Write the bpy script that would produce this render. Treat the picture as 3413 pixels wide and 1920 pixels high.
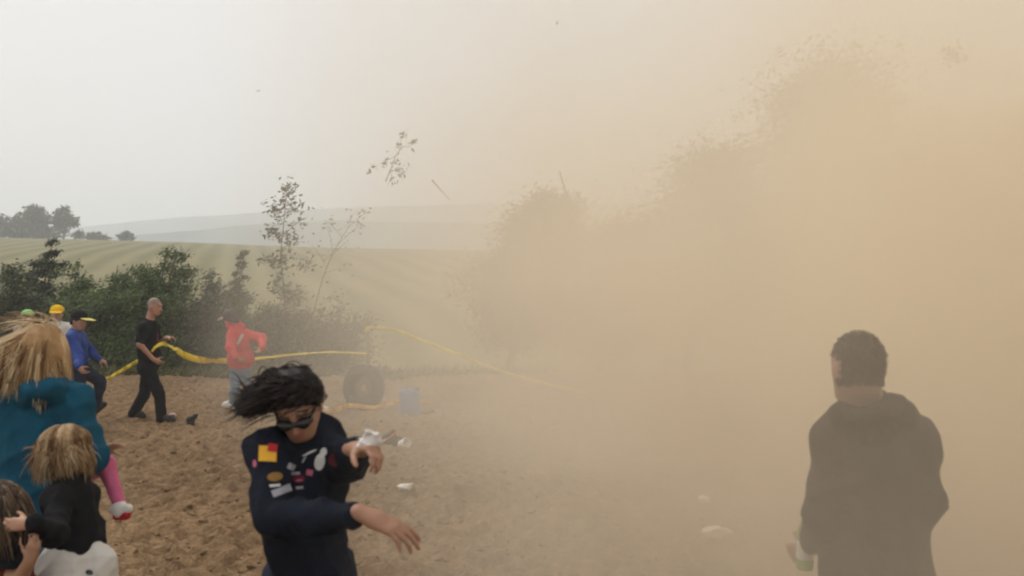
import bpy, bmesh, math, random
import numpy as np
from mathutils import Vector, Matrix
from mathutils.bvhtree import BVHTree

for _o in list(bpy.data.objects):
    bpy.data.objects.remove(_o, do_unlink=True)
scene = bpy.context.scene
COL = scene.collection
random.seed(7)
R = math.radians

# ---------------------------------------------------------------- camera
F_PX, U0, V0, CAM_Z = 2956.0, 1706.5, 948.0, 1.92
cam_data = bpy.data.cameras.new('camera')
cam_data.sensor_width = 36.0
cam_data.lens = 36.0 * F_PX / 3413.0
cam_data.shift_y = (V0 - 960.0) / 3413.0
cam_data.clip_start, cam_data.clip_end = 0.05, 5000.0
cam = bpy.data.objects.new('camera', cam_data)
COL.objects.link(cam)
cam.location = (0, 0, CAM_Z)
cam.rotation_euler = (R(90), 0, 0)
scene.camera = cam
cam_data.dof.use_dof = True
cam_data.dof.focus_distance = 9.0
cam_data.dof.aperture_fstop = 2.8

# ---------------------------------------------------------------- sky, sun, exposure
SUN_EL, SUN_AZ = R(48), R(-55)          # sun behind thin overcast, high on the left ahead
world = bpy.data.worlds.new('World')
scene.world = world
world.use_nodes = True
wn, wl = world.node_tree.nodes, world.node_tree.links
wn.clear()
w_out = wn.new('ShaderNodeOutputWorld')
w_bg = wn.new('ShaderNodeBackground')
w_sky = wn.new('ShaderNodeTexSky')
w_sky.sky_type = 'NISHITA'
w_sky.sun_disc = False
w_sky.sun_elevation = SUN_EL
w_sky.sun_rotation = SUN_AZ
w_sky.dust_density = 6.0
w_sky.air_density = 1.0
w_mix = wn.new('ShaderNodeMix')
w_mix.data_type = 'RGBA'
w_mix.inputs['Factor'].default_value = 0.86      # thin overcast sheet over the clear sky
w_mix.inputs['B'].default_value = (9.05, 8.68, 8.42, 1)
wl.new(w_sky.outputs['Color'], w_mix.inputs['A'])
wl.new(w_mix.outputs['Result'], w_bg.inputs['Color'])
w_bg.inputs['Strength'].default_value = 0.1
wl.new(w_bg.outputs['Background'], w_out.inputs['Surface'])

sun_data = bpy.data.lights.new('sun', 'SUN')
sun_data.energy = 1.5
sun_data.angle = R(22)
sun_data.color = (1.0, 0.955, 0.89)
sun = bpy.data.objects.new('sun', sun_data)
COL.objects.link(sun)
_sd = Vector((math.sin(SUN_AZ) * math.cos(SUN_EL), math.cos(SUN_AZ) * math.cos(SUN_EL), math.sin(SUN_EL)))
sun.rotation_euler = _sd.to_track_quat('Z', 'Y').to_euler()
sun.location = (-20, 15, 30)

vs = scene.view_settings
vs.view_transform, vs.look, vs.exposure, vs.gamma = 'Standard', 'None', 0.08, 1.0
vs.use_curve_mapping = False
scene.render.engine = 'CYCLES'
cy = scene.cycles
cy.use_denoising = True
cy.max_bounces, cy.diffuse_bounces, cy.volume_bounces, cy.transparent_max_bounces = 8, 3, 6, 8
cy.glossy_bounces, cy.transmission_bounces = 2, 2
cy.volume_max_steps = 256
cy.use_adaptive_sampling = True
cy.adaptive_threshold = 0.03
cy.pixel_filter_type = 'BLACKMAN_HARRIS'
cy.filter_width = 2.1                     # the lens and the phone video are soft


# ---------------------------------------------------------------- small tools
def P(u, v, d):
    """world point at photograph pixel (u, v), d metres in front of the camera"""
    return np.array([(u - U0) / F_PX * d, d, CAM_Z - (v - V0) / F_PX * d])


def tag(o, label=None, cat=None, group=None, kind=None):
    if label: o['label'] = label
    if cat: o['category'] = cat
    if group: o['group'] = group
    if kind: o['kind'] = kind
    return o


def empty(name, loc):
    o = bpy.data.objects.new(name, None)
    o.location = [float(c) for c in loc]
    o.empty_display_size = 0.2
    COL.objects.link(o)
    return o


def mesh_obj(name, verts, faces, mat, parent=None, origin=None, cols=None, smooth=True):
    """one mesh object; verts are world coordinates, stored relative to the top of the family"""
    v = np.asarray(verts, dtype=np.float64)
    root = parent
    off = np.zeros(3)
    while root is not None:
        off = off + np.array(root.location)
        root = root.parent
    if origin is not None:
        loc = np.array(origin, dtype=float)
    else:
        loc = off.copy()
    me = bpy.data.meshes.new(name)
    if isinstance(faces, np.ndarray):
        nf, k = faces.shape
        vv = v - loc
        me.vertices.add(len(vv))
        me.vertices.foreach_set('co', vv.astype(np.float32).ravel())
        me.loops.add(nf * k)
        me.loops.foreach_set('vertex_index', faces.astype(np.int32).ravel())
        me.polygons.add(nf)
        me.polygons.foreach_set('loop_start', (np.arange(nf) * k).astype(np.int32))
        me.polygons.foreach_set('loop_total', np.full(nf, k, np.int32))
        me.update(calc_edges=True)
        me.validate()
    else:
        me.from_pydata((v - loc).tolist(), [], faces)
        me.update()
    if smooth:
        me.polygons.foreach_set('use_smooth', np.ones(len(me.polygons), bool))
    if cols is not None:
        a = me.color_attributes.new('Col', 'FLOAT_COLOR', 'POINT')
        c = np.ones((len(v), 4), np.float32)
        c[:, :3] = cols
        a.data.foreach_set('color', c.ravel())
    if mat is not None:
        me.materials.append(mat)
    o = bpy.data.objects.new(name, me)
    COL.objects.link(o)
    if parent is not None:
        o.parent = parent
        o.location = [float(c) for c in (loc - off)]
    else:
        o.location = [float(c) for c in loc]
    return o


# ---- value noise in numpy
def _hash(ix, iy, iz, seed):
    h = (ix * 374761393 + iy * 668265263 + iz * 2147483647 + seed * 974634777) & 0x7FFFFFFF
    h = ((h ^ (h >> 13)) * 1274126177) & 0x7FFFFFFF
    h = (h ^ (h >> 16)) & 0x7FFFFFFF
    return h / float(0x7FFFFFFF)


def vnoise(x, y, seed=0):
    ix, iy = np.floor(x).astype(np.int64), np.floor(y).astype(np.int64)
    fx, fy = x - ix, y - iy
    fx = fx * fx * (3 - 2 * fx)
    fy = fy * fy * (3 - 2 * fy)
    z = np.zeros_like(ix)
    a, b = _hash(ix, iy, z, seed), _hash(ix + 1, iy, z, seed)
    c, d = _hash(ix, iy + 1, z, seed), _hash(ix + 1, iy + 1, z, seed)
    return (a + (b - a) * fx) * (1 - fy) + (c + (d - c) * fx) * fy - 0.5


# ---------------------------------------------------------------- materials
def new_mat(name):
    m = bpy.data.materials.new(name)
    m.use_nodes = True
    n, l = m.node_tree.nodes, m.node_tree.links
    return m, n, l, n['Principled BSDF']


def mat_cloth(name, col, var=0.25, scale=9.0, rough=0.92, bump=0.25, fine=420.0):
    m, n, l, b = new_mat(name)
    tc = n.new('ShaderNodeTexCoord')
    nz = n.new('ShaderNodeTexNoise')
    nz.inputs['Scale'].default_value = scale
    nz.inputs['Detail'].default_value = 5
    l.new(tc.outputs['Object'], nz.inputs['Vector'])
    mx = n.new('ShaderNodeMix'); mx.data_type = 'RGBA'
    mx.inputs['A'].default_value = [c * (1 - var) for c in col] + [1]
    mx.inputs['B'].default_value = [min(1, c * (1 + var)) for c in col] + [1]
    l.new(nz.outputs['Fac'], mx.inputs['Factor'])
    l.new(mx.outputs['Result'], b.inputs['Base Color'])
    n2 = n.new('ShaderNodeTexNoise'); n2.inputs['Scale'].default_value = fine
    l.new(tc.outputs['Object'], n2.inputs['Vector'])
    n3 = n.new('ShaderNodeTexNoise'); n3.inputs['Scale'].default_value = 26; n3.inputs['Detail'].default_value = 3
    l.new(tc.outputs['Object'], n3.inputs['Vector'])
    ad = n.new('ShaderNodeMath'); ad.operation = 'MULTIPLY_ADD'
    l.new(n2.outputs['Fac'], ad.inputs[0]); ad.inputs[1].default_value = 0.15
    l.new(n3.outputs['Fac'], ad.inputs[2])
    bp = n.new('ShaderNodeBump'); bp.inputs['Strength'].default_value = bump; bp.inputs['Distance'].default_value = 0.02
    l.new(ad.outputs[0], bp.inputs['Height'])
    l.new(bp.outputs['Normal'], b.inputs['Normal'])
    b.inputs['Roughness'].default_value = rough
    b.inputs['Specular IOR Level'].default_value = 0.12
    return m


def mat_attr(name, rough=0.6, spec=0.3, sss=0.0, bump_scale=0, bump=0.1, var=0.0, trans=0.0, aniso=None):
    """colour from the mesh's own 'Col' attribute (each leaf, lock or skin area has its own tint)"""
    m, n, l, b = new_mat(name)
    at = n.new('ShaderNodeAttribute'); at.attribute_name = 'Col'
    src = at.outputs['Color']
    if var:
        tc = n.new('ShaderNodeTexCoord')
        nz = n.new('ShaderNodeTexNoise'); nz.inputs['Scale'].default_value = 30
        l.new(tc.outputs['Object'], nz.inputs['Vector'])
        mr = n.new('ShaderNodeMapRange')
        mr.inputs['To Min'].default_value, mr.inputs['To Max'].default_value = 1 - var, 1 + var
        l.new(nz.outputs['Fac'], mr.inputs['Value'])
        vm = n.new('ShaderNodeVectorMath'); vm.operation = 'SCALE'
        l.new(src, vm.inputs[0]); l.new(mr.outputs['Result'], vm.inputs['Scale'])
        src = vm.outputs[0]
    l.new(src, b.inputs['Base Color'])
    b.inputs['Roughness'].default_value = rough
    b.inputs['Specular IOR Level'].default_value = spec
    if sss:
        b.inputs['Subsurface Weight'].default_value = sss
        b.inputs['Subsurface Radius'].default_value = (0.012, 0.005, 0.003)
        b.inputs['Subsurface Scale'].default_value = 1.0
    if trans:
        out = n['Material Output']
        t = n.new('ShaderNodeBsdfTranslucent')
        l.new(src, t.inputs['Color'])
        ms = n.new('ShaderNodeMixShader'); ms.inputs['Fac'].default_value = trans
        l.new(b.outputs['BSDF'], ms.inputs[1]); l.new(t.outputs['BSDF'], ms.inputs[2])
        l.new(ms.outputs[0], out.inputs['Surface'])
    return m


def mat_plain(name, col, rough=0.6, spec=0.4, var=0.12, scale=14, trans=0.0):
    m, n, l, b = new_mat(name)
    tc = n.new('ShaderNodeTexCoord')
    nz = n.new('ShaderNodeTexNoise'); nz.inputs['Scale'].default_value = scale; nz.inputs['Detail'].default_value = 4
    l.new(tc.outputs['Object'], nz.inputs['Vector'])
    mx = n.new('ShaderNodeMix'); mx.data_type = 'RGBA'
    mx.inputs['A'].default_value = [c * (1 - var) for c in col] + [1]
    mx.inputs['B'].default_value = [min(1, c * (1 + var)) for c in col] + [1]
    l.new(nz.outputs['Fac'], mx.inputs['Factor'])
    l.new(mx.outputs['Result'], b.inputs['Base Color'])
    b.inputs['Roughness'].default_value = rough
    b.inputs['Specular IOR Level'].default_value = spec
    if trans:
        t = n.new('ShaderNodeBsdfTranslucent')
        l.new(mx.outputs['Result'], t.inputs['Color'])
        ms = n.new('ShaderNodeMixShader'); ms.inputs['Fac'].default_value = trans
        l.new(b.outputs['BSDF'], ms.inputs[1]); l.new(t.outputs['BSDF'], ms.inputs[2])
        l.new(ms.outputs[0], n['Material Output'].inputs['Surface'])
    return m


def mat_dirt():
    m, n, l, b = new_mat('dry_soil')
    tc = n.new('ShaderNodeTexCoord')
    n1 = n.new('ShaderNodeTexNoise'); n1.inputs['Scale'].default_value = 0.55; n1.inputs['Detail'].default_value = 6
    n2 = n.new('ShaderNodeTexNoise'); n2.inputs['Scale'].default_value = 11.0; n2.inputs['Detail'].default_value = 8; n2.inputs['Roughness'].default_value = 0.7
    for q in (n1, n2): l.new(tc.outputs['Object'], q.inputs['Vector'])
    r1 = n.new('ShaderNodeValToRGB')
    r1.color_ramp.elements[0].position, r1.color_ramp.elements[0].color = 0.3, (0.11, 0.07, 0.039, 1)
    r1.color_ramp.elements[1].position, r1.color_ramp.elements[1].color = 0.72, (0.345, 0.236, 0.138, 1)
    l.new(n2.outputs['Fac'], r1.inputs['Fac'])
    r2 = n.new('ShaderNodeValToRGB')
    r2.color_ramp.elements[0].position, r2.color_ramp.elements[0].color = 0.35, (0.80, 0.78, 0.76, 1)
    r2.color_ramp.elements[1].position, r2.color_ramp.elements[1].color = 0.68, (1.12, 1.1, 1.05, 1)
    l.new(n1.outputs['Fac'], r2.inputs['Fac'])
    mu = n.new('ShaderNodeMix'); mu.data_type = 'RGBA'; mu.blend_type = 'MULTIPLY'; mu.inputs['Factor'].default_value = 1
    l.new(r1.outputs['Color'], mu.inputs['A']); l.new(r2.outputs['Color'], mu.inputs['B'])
    l.new(mu.outputs['Result'], b.inputs['Base Color'])
    n3 = n.new('ShaderNodeTexNoise'); n3.inputs['Scale'].default_value = 38; n3.inputs['Detail'].default_value = 6
    l.new(tc.outputs['Object'], n3.inputs['Vector'])
    bp = n.new('ShaderNodeBump'); bp.inputs['Strength'].default_value = 0.7; bp.inputs['Distance'].default_value = 0.03
    l.new(n3.outputs['Fac'], bp.inputs['Height']); l.new(bp.outputs['Normal'], b.inputs['Normal'])
    b.inputs['Roughness'].default_value = 1.0
    b.inputs['Specular IOR Level'].default_value = 0.1
    return m


def mat_field():
    m, n, l, b = new_mat('stubble_field')
    tc = n.new('ShaderNodeTexCoord')
    mp = n.new('ShaderNodeMapping'); mp.inputs['Rotation'].default_value = (0, 0, R(-17))
    l.new(tc.outputs['Object'], mp.inputs['Vector'])
    wv = n.new('ShaderNodeTexWave'); wv.wave_type = 'BANDS'; wv.bands_direction = 'X'
    wv.inputs['Scale'].default_value = 0.105; wv.inputs['Distortion'].default_value = 0.9
    wv.inputs['Detail'].default_value = 2; wv.inputs['Detail Scale'].default_value = 0.4
    l.new(mp.outputs['Vector'], wv.inputs['Vector'])
    n1 = n.new('ShaderNodeTexNoise'); n1.inputs['Scale'].default_value = 0.045; n1.inputs['Detail'].default_value = 6
    l.new(tc.outputs['Object'], n1.inputs['Vector'])
    n2 = n.new('ShaderNodeTexNoise'); n2.inputs['Scale'].default_value = 1.6; n2.inputs['Detail'].default_value = 6
    l.new(tc.outputs['Object'], n2.inputs['Vector'])
    r = n.new('ShaderNodeValToRGB')
    r.color_ramp.elements[0].position, r.color_ramp.elements[0].color = 0.3, (0.115, 0.112, 0.046, 1)
    r.color_ramp.elements[1].position, r.color_ramp.elements[1].color = 0.95, (0.265, 0.232, 0.118, 1)
    ad = n.new('ShaderNodeMath'); ad.operation = 'MULTIPLY_ADD'; ad.inputs[1].default_value = 0.36
    l.new(wv.outputs['Fac'], ad.inputs[0])
    sm = n.new('ShaderNodeMath'); sm.operation = 'MULTIPLY_ADD'; sm.inputs[1].default_value = 0.45
    l.new(n2.outputs['Fac'], sm.inputs[0])
    s2 = n.new('ShaderNodeMath'); s2.operation = 'MULTIPLY'; s2.inputs[1].default_value = 0.5
    l.new(n1.outputs['Fac'], s2.inputs[0]); l.new(s2.outputs[0], sm.inputs[2])
    l.new(sm.outputs[0], ad.inputs[2]); l.new(ad.outputs[0], r.inputs['Fac'])
    l.new(r.outputs['Color'], b.inputs['Base Color'])
    b.inputs['Roughness'].default_value = 1.0; b.inputs['Specular IOR Level'].default_value = 0.1
    return m


M_DIRT, M_FIELD = mat_dirt(), mat_field()
M_HILL = mat_plain('haze_paled_hill', (0.20, 0.235, 0.22), rough=1, spec=0.05, var=0.45, scale=0.03)  # pale bluish tone puts part of the distance haze into the hill colour
M_LEAF = mat_attr('leaves', rough=0.65, spec=0.25, trans=0.3)
M_BARK = mat_plain('bark', (0.09, 0.07, 0.05), rough=0.95, spec=0.1, var=0.4, scale=30)
M_GRASS = mat_attr('grass_blades', rough=0.8, spec=0.15, trans=0.3)

# ---------------------------------------------------------------- ground and hills
_cx = np.array([-400, -104, -52, -28, 0, 100, 400.0])
_cz = np.array([14.0, 11.3, 9.7, 8.5, 8.0, 7.6, 7.0])


def terrain_z(x, y):
    zc = np.interp(x, _cx, _cz)
    t = np.clip((y - 26.0) / (182.0 - 26.0), 0, 1)
    up = np.sin(t * math.pi / 2) ** 1.25
    dip = -1.1 * np.exp(-((y - 29.0) / 8.0) ** 2)
    fall = np.clip((y - 182.0) / 140.0, 0, 1)
    z = zc * up + dip - 14.0 * fall * fall * (3 - 2 * fall)
    return z + 0.5 * vnoise(x / 23, y / 23, 3) * np.clip((y - 26) / 40, 0, 1) - 0.06


def grid_mesh(name, xs, ys, zf, mat, kind='structure'):
    X, Y = np.meshgrid(xs, ys)
    Z = zf(X, Y)
    v = np.stack([X.ravel(), Y.ravel(), Z.ravel()], 1)
    nx, ny = len(xs), len(ys)
    i = (np.arange(ny - 1)[:, None] * nx + np.arange(nx - 1)[None, :]).ravel()
    f = np.stack([i, i + 1, i + nx + 1, i + nx], 1)
    o = mesh_obj(name, v, f, mat)
    tag(o, kind=kind)
    return o


grid_mesh('ground', np.concatenate([np.linspace(-1150, -130, 25), np.linspace(-120, 120, 121), np.linspace(130, 1150, 25)]),
          np.concatenate([np.linspace(-40, 16, 8), np.linspace(17.5, 60, 60), np.linspace(62, 330, 110), np.linspace(345, 1150, 25)]),
          terrain_z, M_FIELD)


def soil_z(x, y):
    big = 0.16 * vnoise(x / 2.9, y / 1.6, 11) + 0.09 * vnoise(x / 1.1 + 3, y / 0.8, 12)
    xx, yy = x + 0.6 * y, y - 0.25 * x                     # the soil was dragged aslant
    mid = 0.05 * vnoise(xx / 0.46, yy / 0.24, 13) + 0.055 * np.abs(vnoise(xx / 0.20, yy / 0.13, 14))
    fine = 0.11 * np.abs(vnoise(xx / 0.105, yy / 0.075, 15)) + 0.06 * vnoise(x / 0.06, y / 0.05, 16) + 0.02 * vnoise(x / 0.04, y / 0.04, 19)
    edge = np.clip((18.3 + 0.6 * vnoise(x / 1.3, y * 0, 17) - y) / 0.7, 0, 1)
    berm = 0.05 * np.exp(-((y - 17.3 - 0.5 * vnoise(x / 2.2, y * 0, 18)) / 0.55) ** 2)
    side = np.clip((13.0 - np.abs(x)) / 0.8, 0, 1)
    return (big + mid + fine + berm) * edge + 0.03 - 0.25 * (1 - edge) - 0.3 * (1 - side)


_ys = [-3.0]
while _ys[-1] < 19.6:
    yy = _ys[-1]
    _ys.append(yy + (0.30 if yy < 4.6 else 0.022 + 0.0028 * (yy - 4.6)))
grid_mesh('dirt_ground', np.linspace(-13.8, 13.8, 800), np.array(_ys), soil_z, M_DIRT)


def ridge(name, y, pts, depth, seed):
    us = np.linspace(-1300, 4700, 160)
    vv = np.interp(us, [p[0] for p in pts], [p[1] for p in pts])
    x = (us - U0) / F_PX * y
    zt = CAM_Z - (vv - V0) / F_PX * y + 2.0 * vnoise(us / 260, us * 0, seed) + 0.7 * vnoise(us / 60, us * 0, seed + 1)
    prof = [(-depth, -8.0, 0), (-depth * 0.6, 0, 0.25), (-depth * 0.3, 0, 0.62), (-depth * 0.1, 0, 0.93), (0, 0, 1.0), (depth * 0.3, 0, 0.8), (depth, -8, 0)]
    v, nx = [], len(us)
    for dy, dz, k in prof:
        v += [(x[i], y + dy + 6 * vnoise(np.array(us[i] / 300.0), np.array(dy / 9.0), seed), zt[i] * k + dz) for i in range(nx)]
    v = np.array(v)
    i = (np.arange(len(prof) - 1)[:, None] * nx + np.arange(nx - 1)[None, :]).ravel()
    f = np.stack([i, i + 1, i + nx + 1, i + nx], 1)
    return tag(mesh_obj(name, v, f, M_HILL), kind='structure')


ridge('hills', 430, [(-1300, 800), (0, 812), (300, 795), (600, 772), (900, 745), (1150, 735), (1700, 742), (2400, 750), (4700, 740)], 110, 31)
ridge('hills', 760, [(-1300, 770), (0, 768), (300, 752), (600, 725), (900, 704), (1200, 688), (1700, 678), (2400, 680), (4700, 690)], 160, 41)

# ---------------------------------------------------------------- air: haze
def vol_box(name, x0, x1, y0, y1, z0, z1, mat):
    v = [(x, y, z) for z in (z0, z1) for y in (y0, y1) for x in (x0, x1)]
    f = [(0, 2, 3, 1), (4, 5, 7, 6), (0, 1, 5, 4), (2, 6, 7, 3), (0, 4, 6, 2), (1, 3, 7, 5)]
    o = mesh_obj(name, np.array(v, float), f, mat, smooth=False)
    return tag(o, kind='stuff')


hz = bpy.data.materials.new('haze_air'); hz.use_nodes = True
hn, hl = hz.node_tree.nodes, hz.node_tree.links
hn.clear()
h_o = hn.new('ShaderNodeOutputMaterial'); h_v = hn.new('ShaderNodeVolumePrincipled')
h_v.inputs['Color'].default_value = (0.94, 0.975, 1.0, 1)
h_v.inputs['Density'].default_value = 0.0021
h_v.inputs['Anisotropy'].default_value = 0.3
hl.new(h_v.outputs['Volume'], h_o.inputs['Volume'])
vol_box('haze', -1400, 1400, -60, 1300, -30, 96, hz)

# ---------------------------------------------------------------- air: the dust cloud blowing in from the right
def build_dust():
    m = bpy.data.materials.new('blown_dust'); m.use_nodes = True
    mn, ml = m.node_tree.nodes, m.node_tree.links
    mn.clear()
    out = mn.new('ShaderNodeOutputMaterial')
    pv = mn.new('ShaderNodeVolumePrincipled')
    pv.inputs['Color'].default_value = DUST_COL
    pv.inputs['Density'].default_value = 1.0
    pv.inputs['Anisotropy'].default_value = 0.1
    ml.new(pv.outputs['Volume'], out.inputs['Volume'])
    m.cycles.volume_step_rate = DUST_STEP
    g = bpy.data.node_groups.new('dust_density', 'GeometryNodeTree')
    g.interface.new_socket('Geometry', in_out='INPUT', socket_type='NodeSocketGeometry')
    g.interface.new_socket('Geometry', in_out='OUTPUT', socket_type='NodeSocketGeometry')
    n, l = g.nodes, g.links
    go = n.new('NodeGroupOutput')
    vc = n.new('GeometryNodeVolumeCube')
    sm = n.new('GeometryNodeSetMaterial')
    sm.inputs['Material'].default_value = m
    lo, hi = DUST_BOX
    vc.inputs['Min'].default_value, vc.inputs['Max'].default_value = lo, hi
    for ax, k in zip('XYZ', range(3)):
        vc.inputs['Resolution ' + ax].default_value = max(4, int((hi[k] - lo[k]) / DUST_VOX))
    vc.inputs['Background'].default_value = 0.0
    l.new(vc.outputs['Volume'], sm.inputs['Geometry'])
    l.new(sm.outputs['Geometry'], go.inputs[0])
    pos = n.new('GeometryNodeInputPosition')
    sx = n.new('ShaderNodeSeparateXYZ'); l.new(pos.outputs[0], sx.inputs[0])

    def mth(op, a, b=None, c=None, clamp=False):
        q = n.new('ShaderNodeMath'); q.operation = op; q.use_clamp = clamp
        for i, s in enumerate((a, b, c)):
            if s is None: continue
            if isinstance(s, (int, float)): q.inputs[i].default_value = s
            else: l.new(s, q.inputs[i])
        return q.outputs[0]
    x, y, z = sx.outputs
    nz = n.new('ShaderNodeTexNoise'); nz.inputs['Scale'].default_value = 0.33; nz.inputs['Detail'].default_value = 3.0
    nz.inputs['Roughness'].default_value = 0.55
    l.new(pos.outputs[0], nz.inputs['Vector'])
    noi = mth('SUBTRACT', nz.outputs[0], 0.5)
    zz = mth('MAXIMUM', mth('SUBTRACT', z, 2.0), 0.0)
    # distance to the right of the cloud's slanting front
    front = mth('ADD', mth('MULTIPLY_ADD', y, DUST_SLANT, x), mth('MULTIPLY_ADD', zz, -DUST_LEAN, -DUST_OFF))
    front = mth('ADD', front, mth('MULTIPLY', noi, mth('MULTIPLY_ADD', zz, 1.0, 1.8)))
    ramp = mth('DIVIDE', front, mth('MULTIPLY_ADD', zz, DUST_SOFT, 3.7), clamp=True)
    zp = mth('MAXIMUM', z, 0.0)
    low = mth('MULTIPLY', mth('POWER', 2.718, mth('MULTIPLY', zp, -1 / 5.0)), DUST_LOW)
    high = mth('MULTIPLY', mth('POWER', 2.718, mth('MULTIPLY', zp, -1 / 12.0)), DUST_HIGH)
    n2 = n.new('ShaderNodeTexNoise'); n2.inputs['Scale'].default_value = 0.75; n2.inputs['Detail'].default_value = 3.0; n2.inputs['Distortion'].default_value = 0.8
    l.new(pos.outputs[0], n2.inputs['Vector'])
    billow = mth('ADD', noi, mth('MULTIPLY', mth('SUBTRACT', n2.outputs[0], 0.5), 0.9))
    n3 = n.new('ShaderNodeTexNoise'); n3.inputs['Scale'].default_value = 0.15; n3.inputs['Detail'].default_value = 2.0
    l.new(pos.outputs[0], n3.inputs['Vector'])
    billow = mth('ADD', billow, mth('MULTIPLY', mth('SUBTRACT', n3.outputs[0], 0.5), 0.8))
    lump = mth('MINIMUM', mth('POWER', 2.718, mth('MULTIPLY_ADD', billow, 3.6, -0.36)), 3.5)
    den = mth('MULTIPLY', mth('MULTIPLY', mth('ADD', low, high), ramp), lump)
    for s, w in ((mth('SUBTRACT', hi[1], y), 8.0), (mth('SUBTRACT', hi[0], x), 8.0), (mth('SUBTRACT', hi[2], z), 5.0), (mth('SUBTRACT', y, 1.5), 2.4)):
        den = mth('MULTIPLY', den, mth('DIVIDE', s, w, clamp=True))
    # thickest where the gust tears the soil up, thinning out downwind
    far = mth('MULTIPLY', mth('MAXIMUM', mth('SUBTRACT', y, 3.0), 0.0), -1 / 3.0)
    den = mth('MULTIPLY', den, mth('POWER', 2.718, far))
    # a second, thinner bank rolling along the trees
    bank = mth('MULTIPLY', mth('MULTIPLY', mth('DIVIDE', mth('SUBTRACT', y, 11.0), 5.0, clamp=True), mth('DIVIDE', mth('SUBTRACT', 26.0, y), 5.0, clamp=True)), DUST_BANK)
    bank = mth('MULTIPLY', mth('MULTIPLY', bank, mth('DIVIDE', mth('SUBTRACT', x, 0.0), 7.0, clamp=True)), mth('MULTIPLY', lump, mth('DIVIDE', mth('SUBTRACT', 14.0, z), 5.0, clamp=True)))
    den = mth('ADD', den, bank)
    l.new(den, vc.inputs['Density'])
    me = bpy.data.meshes.new('dust_cloud')
    me.materials.append(m)
    o = bpy.data.objects.new('dust_cloud', me)
    COL.objects.link(o)
    md = o.modifiers.new('dust', 'NODES'); md.node_group = g
    tag(o, kind='stuff')
    return o


DUST_COL = (0.98, 0.90, 0.76, 1)
DUST_BOX = ((-9.0, 1.4, -0.5), (30.0, 30.0, 16.0))
DUST_BANK = 0.02
DUST_VOX, DUST_STEP = 0.3, 3.0
DUST_LOW, DUST_HIGH, DUST_LEAN, DUST_SLANT, DUST_OFF, DUST_SOFT = 1.6, 0.017, 0.066, 0.465, 1.05, 2.3
build_dust()

# ---------------------------------------------------------------- vegetation
def tube(path, rads, sides=6):
    """tapered tube along a list of points -> verts, quads"""
    path = np.asarray(path, float)
    n = len(path)
    vs, fs = [], []
    tang = np.gradient(path, axis=0)
    ref = np.array([0.31, 0.17, 0.93])
    for i in range(n):
        t = tang[i] / (np.linalg.norm(tang[i]) + 1e-9)
        a = np.cross(t, ref)
        if np.linalg.norm(a) < 1e-3: a = np.cross(t, [1, 0, 0])
        a /= np.linalg.norm(a)
        b = np.cross(t, a)
        for k in range(sides):
            an = 2 * math.pi * k / sides
            vs.append(path[i] + rads[i] * (math.cos(an) * a + math.sin(an) * b))
    for i in range(n - 1):
        for k in range(sides):
            k2 = (k + 1) % sides
            fs.append((i * sides + k, i * sides + k2, (i + 1) * sides + k2, (i + 1) * sides + k))
    return np.array(vs), np.array(fs)


def join(parts):
    vs, fs, off = [], [], 0
    for v, f in parts:
        vs.append(v); fs.append(f + off); off += len(v)
    return np.concatenate(vs), np.concatenate(fs)


def leaves(pts, size, wind, rng, spread=0.55, slim=0.34, c0=(0.03, 0.045, 0.018), c1=(0.10, 0.125, 0.055), pale=0.12, size_var=0.4):
    """one folded diamond per point, streaming with the wind; returns verts, quads, colours"""
    n = len(pts)
    d = np.asarray(wind)[None, :] + spread * rng.normal(size=(n, 3))
    d /= np.linalg.norm(d, axis=1)[:, None]
    s = rng.normal(size=(n, 3))
    s -= d * (s * d).sum(1)[:, None]
    s /= np.linalg.norm(s, axis=1)[:, None]
    up = np.cross(d, s)
    L = size * (1 + size_var * rng.uniform(-1, 1, n))[:, None]
    W = L * slim
    a = pts - d * L * 0.5
    b = pts + s * W * 0.5 + up * W * 0.15 - d * L * 0.08
    c = pts + d * L * 0.5
    e = pts - s * W * 0.5 + up * W * 0.15 - d * L * 0.08
    v = np.stack([a, b, c, e], 1).reshape(-1, 3)
    f = np.arange(4 * n).reshape(n, 4)
    t = rng.uniform(0, 1, n)[:, None] ** 1.4
    col = np.asarray(c0) * (1 - t) + np.asarray(c1) * t
    pl = rng.uniform(0, 1, n) < pale
    col[pl] = np.array([0.17, 0.19, 0.12]) * rng.uniform(0.7, 1.15, (pl.sum(), 1))
    return v, f, np.repeat(col, 4, 0)


WIND = np.array([0.86, -0.1, 0.42])


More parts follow.
